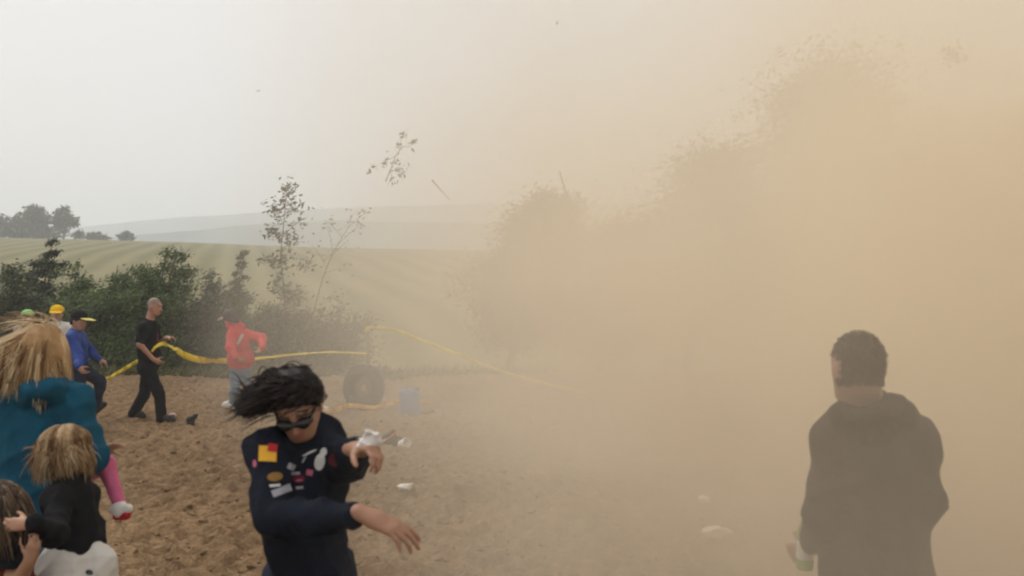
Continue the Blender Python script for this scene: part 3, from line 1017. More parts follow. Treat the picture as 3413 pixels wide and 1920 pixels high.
def torso_prims(s, J, sc, inf=0.0, belly=0.0, k=0.05, female=False):
    A = torso_frame(J)
    ms, mh = (J['sl'] + J['sr']) / 2, (J['hl'] + J['hr']) / 2
    L = np.linalg.norm(ms - mh)
    def q(t, y=0.0): return mh + (ms - mh) * t + A[1] * y * sc
    sw = np.linalg.norm(J['sr'] - J['sl']) * 0.5
    pw = np.linalg.norm(J['hr'] - J['hl']) * 0.5
    s.ell(q(0.74, 0.0), (max(0.13 * sc, sw * 0.80) + inf, 0.112 * sc + inf, 0.30 * L + inf), A, k)
    s.ell(q(0.40, 0.005), ((0.125 if female else 0.138) * sc + inf, 0.102 * sc + inf + belly, 0.32 * L + inf), A, k)
    s.ell(q(0.04, -0.005), (max(0.145 * sc, pw + 0.07 * sc) + inf, 0.115 * sc + inf, 0.26 * L + inf), A, k)
    s.cap(J['sl'], J['sr'], 0.056 * sc + inf, 0.056 * sc + inf, k)
    s.cap(q(0.86), J['neck'], 0.075 * sc + inf, 0.055 * sc + inf * 0.5, k)
    for q_ in ('sl', 'sr'):                            # the slope from neck to shoulder
        s.cap(J['neck'] - A[2] * 0.035 * sc, J[q_], 0.058 * sc + inf * 0.7, 0.058 * sc + inf, k)
    if female:
        for sg in (-1, 1):
            s.ell(q(0.68, 0.07) + A[0] * sg * 0.062 * sc, (0.058 * sc + inf, 0.05 * sc + inf, 0.056 * sc + inf), A, 0.03)


def arm_prims(s, J, sd, sc, inf=0.0, end=1.0, k=0.03, puff=1.0):
    sh, el, wr = J['s' + sd], J['e' + sd], J['w' + sd]
    if end < 0:                                        # short sleeve
        s.cap(sh, sh + (el - sh) * -end, 0.053 * sc + inf * puff, 0.05 * sc + inf * 1.2, k)
        return
    s.cap(sh, el, 0.053 * sc + inf * puff, 0.041 * sc + inf * 1.25, k)
    if end > 0.02:
        s.cap(el, el + (wr - el) * end, 0.041 * sc + inf * 1.25, (0.041 - 0.014 * end) * sc + inf * 0.9, k)


def leg_prims(s, J, sd, sc, inf=0.0, end=1.0, k=0.03, flare=0.0):
    h, kn, an = J['h' + sd], J['k' + sd], J['a' + sd]
    s.cap(h, kn, 0.086 * sc + inf, 0.055 * sc + inf, k)
    s.cap(kn, kn + (an - kn) * end, 0.055 * sc + inf, (0.055 - 0.017 * end) * sc + inf + flare, k)


def ground_at(p):
    return float(soil_z(np.array(p[0]), np.array(p[1])))


def shoe_mesh(an, toe, sc, h):
    s = Sdf()
    a, t = np.asarray(an, float), np.asarray(toe, float)
    d = _n(t - a)
    heel = a - d * 0.035 * sc + np.array([0, 0, -0.045 * sc])
    ball = t - d * 0.05 * sc + np.array([0, 0, 0.008])
    s.chain([heel, (heel + ball) / 2 + np.array([0, 0, 0.006]), ball, t - d * 0.01], np.array([0.042, 0.043, 0.045, 0.032]) * sc, 0.03)
    s.cap(a, a + np.array([0, 0, 0.02]) + d * 0.01, 0.047 * sc, 0.045 * sc, 0.04)
    return s.mesh(h)


def person(label, J, sc=1.0, h=0.012, top=None, sleeve=1.0, top_inf=0.018, hem=None, trousers=None, leg_inf=0.014, leg_end=1.0, wrinkle=0.004, female=False, belly=0.0,
           skin=SKIN, hands=(), face_kw=None, shoe=None, cat='person', hsc=None, top_name='jacket', trousers_name='trousers', extra_body=None, extra_top=None, extra_legs=None, flare=0.006, seed=1, wl=0.09, face_only=True, hand_h=None, group='people caught in the dust gust'):
    """returns (root, dict of parts, top mesh)"""
    hsc = sc if hsc is None else hsc
    J = {k: (np.asarray(v, float) if not isinstance(v, (int, float, str)) else v) for k, v in J.items()}
    A = frame(J['face'], J['up'])
    mid = (J['al'] + J['ar']) / 2
    root = empty('person', (mid[0], mid[1], ground_at(mid)))
    tag(root, label, cat, group)
    parts = {}
    s = Sdf()
    torso_prims(s, J, sc, -0.008, belly * 0.8, female=female)
    for sd in 'lr':
        arm_prims(s, J, sd, sc, -0.005 if sleeve > 0.5 else 0.0)
        leg_prims(s, J, sd, sc, -0.018 * sc if leg_end > 0.5 else -0.006)
        s.cap(J['a' + sd], J['a' + sd] + (J['t' + sd] - J['a' + sd]) * 0.8, 0.034 * sc, 0.028 * sc)
    head_prims(s, J['head'], A, hsc, J['neck'])
    for hk in hands:
        hand_prims(s, **hk)
    if extra_body: extra_body(s)
    v, f = s.mesh(h)
    col = np.tile(skin, (len(v), 1)).astype(np.float32)
    col = paint_head(v, col, J['head'], A, hsc, **(face_kw or {}))
    parts['body'] = mesh_obj('body', v, f, M_SKIN, root, cols=col)
    tm = None
    if top is not None:
        s = Sdf()
        torso_prims(s, J, sc, top_inf, belly, female=female)
        for sd in 'lr':
            arm_prims(s, J, sd, sc, top_inf, sleeve)
        if extra_top: extra_top(s)
        if hem is not None:
            s.cut(hem, -torso_frame(J)[2])
        tm = s.mesh(h, wrinkle, seed, wl)
        parts['top'] = mesh_obj(top_name, tm[0], tm[1], top, root)
    if trousers is not None:
        s = Sdf()
        pe = (J['hl'] + J['hr']) / 2
        T = torso_frame(J)
        s.ell(pe + T[2] * 0.03 * sc, (0.155 * sc + leg_inf, 0.118 * sc + leg_inf, 0.13 * sc), T, 0.05)
        for sd in 'lr':
            leg_prims(s, J, sd, sc, leg_inf, leg_end, flare=flare)
        if extra_legs: extra_legs(s)
        v, f = s.mesh(h, wrinkle, seed + 5, wl)
        parts['trousers'] = mesh_obj(trousers_name, v, f, trousers, root)
    if shoe is not None:
        for sd in 'lr':
            v, f = shoe_mesh(J['a' + sd], J['t' + sd], sc, max(h, 0.008))
            parts['shoe_' + sd] = mesh_obj('shoe', v, f, shoe, root)
    return root, parts, tm, J, A


def scalp(c, A, sc, mat, parent, col, inf=0.008, h=0.008, line=0.03, back=-0.06, name='hair', extra=None, var=0.2, seed=3):
    """a cap of hair over the skull, cut at the hairline"""
    def q(x, y, z): return c + sc * (x * A[0] + y * A[1] + z * A[2])
    s = Sdf()
    s.ell(q(0, -0.014, 0.026), np.array([0.076 + inf, 0.094 + inf, 0.092 + inf]) * sc, A, 0.02)
    s.ell(q(0, -0.045, -0.02), np.array([0.068 + inf, 0.055 + inf, 0.07 + inf]) * sc, A, 0.03)
    if extra: extra(s, q)
    s.cut(q(0, 0.03, line - 0.02), 0.55 * A[1] - 0.83 * A[2])
    s.cut(q(0, -0.05, back), -A[2])
    v, f = s.mesh(h, 0.0025, seed, 0.03)
    rng = np.random.default_rng(seed)
    cc = np.tile(np.asarray(col), (len(v), 1)) * (1 + var * np.sin(v @ np.array([140, 60, 30.0]))[:, None] * 0.6)
    return mesh_obj(name, v, f, mat, parent, cols=np.clip(cc, 0, 1))


def locks(parent, name, roots, paths, width, cols, rng, mat=None, sides=4):
    """tapered locks of hair; paths: list of (k,3) arrays"""
    out, cc = [], []
    for p, c in zip(paths, cols):
        n = len(p)
        w = width * rng.uniform(0.6, 1.3)
        rad = w * np.array([0.75, 1.0, 1.0, 0.9, 0.7, 0.42, 0.12])[np.linspace(0, 6, n).astype(int)]
        v, f = tube(p, rad, sides)
        out.append((v, f)); cc.append(np.tile(c, (len(v), 1)))
    v, f = join(out)
    return mesh_obj(name, v, f, mat or M_HAIR, parent, cols=np.concatenate(cc))


def bez(a, b, c, d, n=9):
    t = np.linspace(0, 1, n)[:, None]
    return (1 - t) ** 3 * a + 3 * t * (1 - t) ** 2 * b + 3 * t * t * (1 - t) * c + t ** 3 * d


def emblem(parent, tm, u, v, w, hgt, rot, mat, shape='rect', name='emblem', off=0.004, n=7, pts=None):
    """a printed patch lying on the garment under photograph pixel (u, v)"""
    bvh = BVHTree.FromPolygons([tuple(q) for q in tm[0]], [tuple(int(i) for i in q) for q in tm[1]])
    o = Vector((0, 0, CAM_Z))
    ca, sa = math.cos(R(rot)), math.sin(R(rot))
    g, vs = {}, []
    for i in range(n):
        for j in range(n):
            a, b = 2 * i / (n - 1) - 1, 2 * j / (n - 1) - 1
            if shape == 'ellipse':
                r = math.hypot(a, b); m = max(abs(a), abs(b))
                if r > 1e-6: a, b = a * m / r, b * m / r
            a, b = a * w / 2, b * hgt / 2
            p = P(u + a * ca - b * sa, v + a * sa + b * ca, 1.0)
            d = (Vector(p) - o).normalized()
            hit = bvh.ray_cast(o, d)
            if hit[0] is None: continue
            nn = hit[1] if hit[1].dot(d) < 0 else -hit[1]
            g[(i, j)] = len(vs)
            vs.append(np.array(hit[0] + nn * off * 0.5 - d * off * 0.5))
    fs = []
    for i in range(n - 1):
        for j in range(n - 1):
            ks = [(i, j), (i + 1, j), (i + 1, j + 1), (i, j + 1)]
            if all(k in g for k in ks):
                q = [g[k] for k in ks]
                dd = [np.linalg.norm(vs[q[0]] - vs[q[2]]), np.linalg.norm(vs[q[1]] - vs[q[3]])]
                if max(dd) < 0.08: fs.append(q)
    if not fs: return None
    par = list(range(len(vs)))                         # keep the one connected piece
    def find(a):
        while par[a] != a: a = par[a]
        return a
    for q in fs:
        for k in q[1:]: par[find(k)] = find(q[0])
    cnt = {}
    for q in fs: cnt[find(q[0])] = cnt.get(find(q[0]), 0) + 1
    big = max(cnt, key=cnt.get)
    fs = [q for q in fs if find(q[0]) == big]
    used = sorted({k for q in fs for k in q}); mp = {k: i for i, k in enumerate(used)}
    vs = [vs[k] for k in used]; fs = [[mp[k] for k in q] for q in fs]
    return mesh_obj(name, np.array(vs), np.array(fs), mat, parent)


def J_from(d, **kw):
    """joints from photograph pixels: (u, v) or (u, v, depth)"""
    return {k: P(q[0], q[1], q[2] if len(q) > 2 else d) for k, q in kw.items()}


def foot(u, d, x=0.0, lift=0.09):
    p = P(u, 948, d)
    p[2] = ground_at(p) + lift
    return p

# ---------------------------------------------------------------- the people in the photograph
def cap_on(root, c, A, sc, mat, brim_mat, h=0.009, tilt=0.0, dome=1.0):
    def q(x, y, z): return c + sc * (x * A[0] + y * A[1] + z * A[2])
    s = Sdf()
    s.ell(q(0, -0.01, 0.045), np.array([0.092, 0.108, 0.092 * dome]) * sc, A, 0.02)
    s.cut(q(0, 0, 0.038), -A[2])
    v, f = s.mesh(h)
    o = mesh_obj('cap', v, f, mat, root)
    s = Sdf()
    s.ell(q(0, 0.135, 0.036), np.array([0.078, 0.075, 0.010]) * sc, A, 0.01)
    s.ell(q(0, 0.09, 0.040), np.array([0.085, 0.05, 0.010]) * sc, A, 0.02)
    v, f = s.mesh(min(h, 0.007))
    mesh_obj('brim', v, f, brim_mat, o)
    return o


M_TEAL = mat_cloth('teal_fleece', (0.012, 0.085, 0.145), var=0.3)
M_BLACKC = mat_cloth('black_cotton', (0.011, 0.011, 0.013), var=0.3)
M_NAVY = mat_cloth('navy_sweat', (0.009, 0.012, 0.021), var=0.35)
M_GREYH = mat_cloth('grey_fleece', (0.066, 0.049, 0.037), var=0.5, scale=6.0, bump=0.6)  # wide tone variation paints the light and shade of folds into the fleece
M_BLUE = mat_cloth('blue_nylon', (0.025, 0.055, 0.23), var=0.25, rough=0.6)
M_NAVYT = mat_cloth('dark_trousers', (0.022, 0.026, 0.045), var=0.3)
M_RED = mat_cloth('coral_red_nylon', (0.56, 0.045, 0.055), var=0.2, rough=0.6)
M_DENIM = mat_cloth('pale_denim', (0.12, 0.185, 0.28), var=0.25)
M_DENIMD = mat_cloth('dark_denim', (0.035, 0.05, 0.08), var=0.3)
M_WHITEC = mat_cloth('white_cotton', (0.66, 0.64, 0.60), var=0.1)
M_PALE = mat_cloth('pale_grey_cotton', (0.42, 0.43, 0.42), var=0.12)
M_PINK = mat_cloth('pink_knit', (0.66, 0.16, 0.30), var=0.18)
M_RUST = mat_cloth('rust_cotton', (0.13, 0.028, 0.018), var=0.3)
M_YELLOWC = mat_cloth('yellow_cap', (0.72, 0.45, 0.02), var=0.1)
M_GREENC = mat_cloth('green_cap', (0.30, 0.60, 0.22), var=0.1)
M_BLKCAP = mat_cloth('black_cap', (0.012, 0.012, 0.014), var=0.2)
M_PALEY = mat_cloth('pale_yellow', (0.72, 0.62, 0.20), var=0.1)
M_BLK = mat_plain('black_plastic', (0.008, 0.008, 0.009), rough=0.18, spec=0.5)
M_PR_Y = mat_plain('print_yellow', (0.80, 0.42, 0.03), rough=0.7)
M_PR_R = mat_plain('print_red', (0.42, 0.015, 0.02), rough=0.7)
M_PR_M = mat_plain('print_maroon', (0.11, 0.008, 0.02), rough=0.8)
M_PR_W = mat_plain('print_white', (0.62, 0.62, 0.60), rough=0.7, var=0.25, scale=40)
M_PR_G = mat_plain('print_grey', (0.30, 0.30, 0.34), rough=0.7, var=0.3, scale=60)
M_PR_O = mat_plain('print_bronze', (0.24, 0.12, 0.025), rough=0.7, var=0.4, scale=60)
M_PR_P = mat_plain('print_pink', (0.42, 0.10, 0.17), rough=0.7)
M_PR_DR = mat_plain('print_dark_red', (0.14, 0.012, 0.02), rough=0.8)


def crop_hair(root, body, c, A, sc, col, seed, n=2600, L=0.011):
    """very short hair standing on the skull"""
    rng = np.random.default_rng(seed)
    v, _ = SH_MESH(body)
    q = (v - c) @ A.T / sc
    x, y, z = q[:, 0], q[:, 1], q[:, 2]
    e = np.minimum(np.maximum(z - 0.032, np.minimum(0.004 - y, z + 0.062)), 0.062 - y)
    m = (e > 0) & (np.abs(x) < 0.083) & (np.abs(y) < 0.13) & (z < 0.14)
    idx = rng.choice(np.nonzero(m)[0], n)
    paths = []
    for i in idx:
        p = v[i] + rng.normal(size=3) * 0.003
        o = _n(p - c) + np.array([0.05, 0, -0.35]) + 0.35 * rng.normal(size=3)
        paths.append(np.array([p - 0.002 * _n(p - c), p + _n(o) * L * 0.6, p + _n(o) * L * rng.uniform(0.8, 1.3) + [0, 0, -0.002]]))
    cols = np.asarray(col) * rng.uniform(0.6, 1.4, (n, 1))
    locks(root, 'hair', None, paths, 0.0016, cols, rng, sides=3)


# man in the grey hoodie, back to us, at the right
def man_grey():
    d = 3.05
    J = J_from(d, head=(2856, 1222), neck=(2885, 1345, 3.08), sl=(2792, 1482), sr=(3042, 1486), el=(2748, 1725, 3.08), er=(3056, 1672, 3.02), wl=(2704, 1812, 3.28), wr=(3010, 1810, 3.26),
               hl=(2850, 1990), hr=(3015, 1990), kl=(2835, 2370, 3.08), kr=(3020, 2370, 3.02))
    J['fwd'] = np.array([-0.1, 1, 0]); J['face'] = np.array([-0.2, 0.97, -0.12]); J['up'] = np.array([0.03, -0.02, 1])
    J['al'], J['ar'] = foot(2828, 3.06), foot(3030, 3.0)
    J['tl'], J['tr'] = J['al'] + [-0.05, 0.17, -0.05], J['ar'] + [0.03, 0.18, -0.05]

    def hood(s):
        s.chain([P(2800, 1372, 3.06), P(2810, 1392, 2.96), P(2880, 1398, 2.92), P(2960, 1362, 2.93), P(3000, 1372, 3.02), P(2990, 1380, 3.12)], [0.030, 0.036, 0.040, 0.044, 0.042, 0.03], 0.03)
        s.ell(P(2905, 1432, 2.965), (0.095, 0.045, 0.055), None, 0.04)
        s.cap(P(2968, 1335, 2.96), P(3006, 1392, 2.97), 0.026, 0.04, 0.03)
        s.cap(P(2835, 1880, 3.06), P(3000, 1880, 3.06), 0.115, 0.105, 0.05)
        s.cap(P(3040, 1530, 3.04), P(3060, 1660, 3.02), 0.078, 0.07, 0.04)
    hk = [dict(wrist=J['wl'] + 0.25 * (J['wl'] - J['el']), fdir=(-0.28, 0.5, -0.25), palm_n=(0.9, 0.25, 0.1), hand='l', curl=0.95, sc=1.0),
          dict(wrist=J['wr'], fdir=(-0.6, 0.6, -0.3), palm_n=(-0.2, -0.9, 0.0), hand='r', curl=0.4)]
    root, pt, tm, J, A = person('man with cropped hair in a grey hoodie, standing in the dust, back turned', J, 1.06, 0.0085, top=M_GREYH, top_inf=0.028, trousers=M_DENIMD,
                                shoe=M_SHOE, hands=hk, hsc=1.05, extra_top=hood, top_name='hoodie', hem=P(2930, 1985, d), wrinkle=0.013, seed=3, wl=0.2, skin=np.array([0.40, 0.235, 0.17]),
                                face_kw=dict(stubble=(0.085, 0.06, 0.042)))
    crop_hair(root, pt['body'], J['head'], A, 1.05, (0.11, 0.075, 0.05), 3, 3000, 0.006)
    # the green bottle in his left hand
    c = P(2682, 1800, 3.31)
    bottle('drink_bottle', 'green plastic bottle in the left hand of the man in grey', c + [0.0, 0.0, -0.11], (0.02, 0.0, 1.0), 0.031, 0.215, M_BOTTLE, M_CAPG)


def lathe(profile, sides=20):
    vs, fs = [], []
    for r, z in profile:
        for k in range(sides):
            a = 2 * math.pi * k / sides
            vs.append((r * math.cos(a), r * math.sin(a), z))
    for i in range(len(profile) - 1):
        for k in range(sides):
            k2 = (k + 1) % sides
            fs.append((i * sides + k, i * sides + k2, (i + 1) * sides + k2, (i + 1) * sides + k))
    return np.array(vs), np.array(fs)


def orient(v, axis, loc):
    z = _n(axis); x = _n(np.cross([0.3, 1, 0.1], z)); y = np.cross(z, x)
    return v @ np.array([x, y, z]) + np.asarray(loc, float)


M_BOTTLE = mat_plain('green_bottle', (0.30, 0.42, 0.14), rough=0.25, spec=0.5)
M_CAPG = mat_plain('green_lid', (0.30, 0.55, 0.08), rough=0.4)
M_LABEL = mat_plain('white_label', (0.62, 0.62, 0.58), rough=0.6)


def bottle(name, label, base, axis, r, h, mat, cap_mat):
    root = empty(name, base); tag(root, label, 'bottle')
    v, f = lathe([(0, 0), (r * 0.9, 0.002), (r, 0.012), (r, h * 0.6), (r * 0.92, h * 0.68), (r * 0.5, h * 0.84), (r * 0.42, h * 0.88), (r * 0.42, h * 0.93), (0, h * 0.93)])
    mesh_obj('bottle_body', orient(v, axis, base), f, mat, root)
    v, f = lathe([(0, h * 0.90), (r * 0.5, h * 0.90), (r * 0.5, h), (0, h)])
    mesh_obj('lid', orient(v, axis, base), f, cap_mat, root)
    v, f = lathe([(r * 1.02, h * 0.2), (r * 1.03, h * 0.21), (r * 1.03, h * 0.5), (r * 1.02, h * 0.51)])
    mesh_obj('paper_label', orient(v, axis, base), f, M_LABEL, root)
    return root


def hair_cols(rng, n, stops):
    st = np.array(stops)
    t = rng.uniform(0, len(st) - 1.001, n)
    i = t.astype(int); fr = (t - i)[:, None]
    return st[i] * (1 - fr) + st[i + 1] * fr


def clumped(rng, paths, stops, freq=38.0):
    """neighbouring locks share a tint, tips lighter"""
    st = np.array(stops)
    a = np.array([p[len(p) // 3] for p in paths])
    t = 0.5 + 0.34 * np.sin(a[:, 0] * freq * 1.9 + 1.3 * np.sin(a[:, 2] * freq)) + 0.22 * np.sin(a[:, 0] * freq * 4.3 + a[:, 1] * freq) + 0.12 * rng.normal(size=len(a))
    t = np.clip(t, 0, 0.999) * (len(st) - 1)
    i = t.astype(int); fr = (t - i)[:, None]
    return st[i] * (1 - fr) + st[i + 1] * fr


# woman in the teal hoodie at the left, hair streaming, a toddler on her arm
def woman_teal():
    d = 3.8
    J = J_from(d, head=(150, 1172), neck=(150, 1272, 3.82), sl=(-5, 1352), sr=(240, 1348), el=(-75, 1545, 3.82), er=(300, 1528, 3.8), wl=(40, 1600, 4.1), wr=(235, 1590, 4.1),
               hl=(55, 1800), hr=(195, 1800), kl=(50, 2120), kr=(200, 2120))
    J['fwd'] = np.array([0.05, 1, 0]); J['face'] = np.array([0.15, 1, -0.1]); J['up'] = np.array([0.04, 0, 1])
    J['al'], J['ar'] = foot(45, 3.8), foot(205, 3.85)
    J['tl'], J['tr'] = J['al'] + [-0.03, 0.16, -0.05], J['ar'] + [0.04, 0.16, -0.05]

    def hood(s):
        s.chain([P(84, 1262, 3.9), P(68, 1278, 3.75), P(105, 1298, 3.67), P(160, 1296, 3.67), P(200, 1274, 3.75), P(198, 1262, 3.88)], [0.02, 0.033, 0.043, 0.043, 0.033, 0.02], 0.035)
        s.ell(P(125, 1322, 3.70), (0.115, 0.045, 0.05), None, 0.025)
    hk = [dict(wrist=J['wr'], fdir=(-1, 0.2, 0.05), palm_n=(0, -1, 0), hand='r', curl=0.5, sc=0.9),
          dict(wrist=J['wl'], fdir=(1, 0.2, 0.1), palm_n=(0, -1, 0), hand='l', curl=0.5, sc=0.9)]
    root, pt, tm, J, A = person('woman in a teal hoodie with long blonde hair streaming, seen from behind', J, 0.98, 0.0095, top=M_TEAL, top_inf=0.027, trousers=M_DENIM, hands=hk, shoe=M_SHOE,
                                hsc=1.0, extra_top=hood, top_name='hoodie', hem=P(125, 1712, d), wrinkle=0.009, female=True, seed=8, wl=0.14)
    c = J['head']

    def mane(s, q):
        s.cap(q(0, -0.05, 0.0), q(-0.01, -0.075, -0.10), 0.085, 0.07, 0.04)
        s.cap(q(0.05, -0.04, -0.02), q(0.07, -0.05, -0.15), 0.05, 0.03, 0.04)
        s.chain([q(-0.05, -0.04, 0.0), q(-0.11, -0.06, -0.07), q(-0.19, -0.05, -0.13)], [0.07, 0.05, 0.02], 0.04)
    st = [(0.30, 0.17, 0.075), (0.46, 0.29, 0.14), (0.58, 0.41, 0.22), (0.66, 0.52, 0.33), (0.40, 0.24, 0.11), (0.60, 0.44, 0.25)]
    scalp(c, A, 1.0, M_HAIR, root, (0.36, 0.22, 0.10), inf=0.006, h=0.008, line=0.03, back=-0.17, name='hair', extra=mane)
    rng = np.random.default_rng(4)
    paths = []
    for i in range(3300):
        th = rng.uniform(0, 2 * math.pi)
        zz = rng.uniform(-0.25, 1)
        rr = math.sqrt(max(0, 1 - zz * zz))
        loc = np.array([0.083 * rr * math.cos(th), 0.100 * rr * math.sin(th) - 0.014, 0.024 + 0.098 * zz])
        if loc[1] > 0.05 and loc[2] < 0.06: continue
        p0 = c + loc @ A
        out = _n(loc @ A)
        side = loc[0]
        if side < 0.028 - 0.02 * rng.normal():      # swept to the left of the picture
            L = rng.uniform(0.24, 0.40)
            p3 = p0 + np.array([-L * rng.uniform(0.55, 1.0), rng.normal() * 0.04, -L * rng.uniform(0.35, 0.75)])
            p1 = p0 + out * 0.012 + np.array([-0.035, -0.02, -0.02])
            p2 = p0 + np.array([-0.35 * L, -0.04, -0.30 * L]) + rng.normal(size=3) * 0.02
        else:                                        # hangs down over the right shoulder
            L = rng.uniform(0.16, 0.27)
            p3 = np.array([c[0] + 0.072 + 0.02 * rng.normal(), p0[1] * 0.5 + (c[1] - 0.05) * 0.5 + 0.02 * rng.normal(), c[2] - 0.03 - L * 0.62])
            p1 = p0 + out * 0.02 + np.array([0.004, 0, -0.04])
            p2 = np.array([c[0] + 0.095, p0[1], p3[2] + 0.07])
        paths.append(bez(p0, p1, p2, p3, 8))
    for i in range(650):                              # the back curtain falling over the hood
        x = rng.uniform(-0.085, 0.085)
        a = c + np.array([x, 0, 0]) + (-0.085 + 0.02 * rng.normal()) * A[1] + rng.uniform(-0.02, 0.05) * A[2]
        L = rng.uniform(0.12, 0.20) * (1 + 0.25 * (x > 0.04))
        e = a + np.array([-0.05 * rng.uniform(-0.2, 1.2) * (x < 0.04), -0.035 + 0.01 * rng.normal(), -L])
        paths.append(bez(a, a + [0, -0.03, -0.02], (a + e) / 2 + [0.01 * rng.normal(), -0.03, -0.01], e, 8))
    for i in range(70):                               # flyaway strands
        a = c + np.array([rng.uniform(-0.07, 0.06), rng.uniform(-0.06, 0.04), 0.11 + rng.uniform(-0.02, 0.015)])
        e = a + np.array([rng.uniform(-0.20, 0.02), rng.normal() * 0.03, rng.uniform(-0.06, 0.05)])
        paths.append(bez(a, a + [0, 0, 0.03], e + [0.04, 0, 0.03], e, 7))
    locks(pt['body'], 'hair_lock', None, paths, 0.0024, clumped(rng, paths, [(0.17, 0.09, 0.04), (0.34, 0.2, 0.09), (0.52, 0.36, 0.18), (0.66, 0.51, 0.31), (0.72, 0.58, 0.38)]), rng)

    # the toddler she carries: mostly hidden in front of her
    d2 = 4.05
    K = J_from(d2, head=(165, 1350), neck=(178, 1425), sl=(150, 1450, 4.1), sr=(235, 1448, 4.0), el=(140, 1540, 4.15), er=(300, 1475, 4.0), wl=(120, 1590, 4.1), wr=(345, 1500, 3.98),
               hl=(185, 1590, 4.1), hr=(245, 1590, 4.02), kl=(130, 1600, 4.12), kr=(352, 1548, 4.0), al=(110, 1700, 4.1), ar=(398, 1678, 3.96))
    K['fwd'] = np.array([0.1, 1, 0]); K['face'] = np.array([-0.2, -0.9, 0]); K['up'] = np.array([0, 0, 1])
    K['tl'], K['tr'] = K['al'] + [0.0, 0.08, -0.06], P(402, 1728, 3.93)
    hk = [dict(wrist=K['wr'], fdir=(0.9, -0.1, 0.35), palm_n=(0.2, -0.6, -0.7), hand='r', curl=0.22, spread=0.5, sc=0.6)]
    r2, p2, t2, K, A2 = person('small child in pink leggings carried by the woman in teal, one leg and hand showing', K, 0.56, 0.0075, top=M_PALE, top_inf=0.014, trousers=M_PINK, leg_inf=0.008, flare=0.0, hands=hk, hsc=0.84,
                               top_name='shirt', trousers_name='leggings', wrinkle=0.003, seed=18, wl=0.05)
    scalp(K['head'], A2, 0.84, M_HAIR, r2, (0.4, 0.28, 0.15), h=0.009)
    for sd in 'lr':
        a, t = K['a' + sd], K['t' + sd]
        s = Sdf(); s.cap(a + (t - a) * 0.15, a + (t - a) * 0.55 + [0.008, -0.01, 0], 0.029, 0.030, 0.02); s.cap(a + (t - a) * 0.45 + [-0.03, 0, 0.0], a + (t - a) * 0.45 + [0.045, -0.02, 0.012], 0.019, 0.021, 0.02)
        v, f = s.mesh(0.006)
        sh = mesh_obj('shoe', v, f, M_SHOE_W, r2)
        s = Sdf(); s.cap(a + (t - a) * 0.85 + [-0.015, 0, 0], a + (t - a) * 0.85 + [0.028, -0.01, 0.008], 0.02, 0.023, 0.02)
        v, f = s.mesh(0.006)
        mesh_obj('sole', v, f, M_PR_R, sh)
    r2.location.z = float(K['hl'][2] - 0.15)
    # keep the parts where they are after lifting the root to the woman's arm
    dz = r2.location.z - ground_at((K['al'] + K['ar']) / 2)
    for ch in r2.children: ch.location.z -= dz


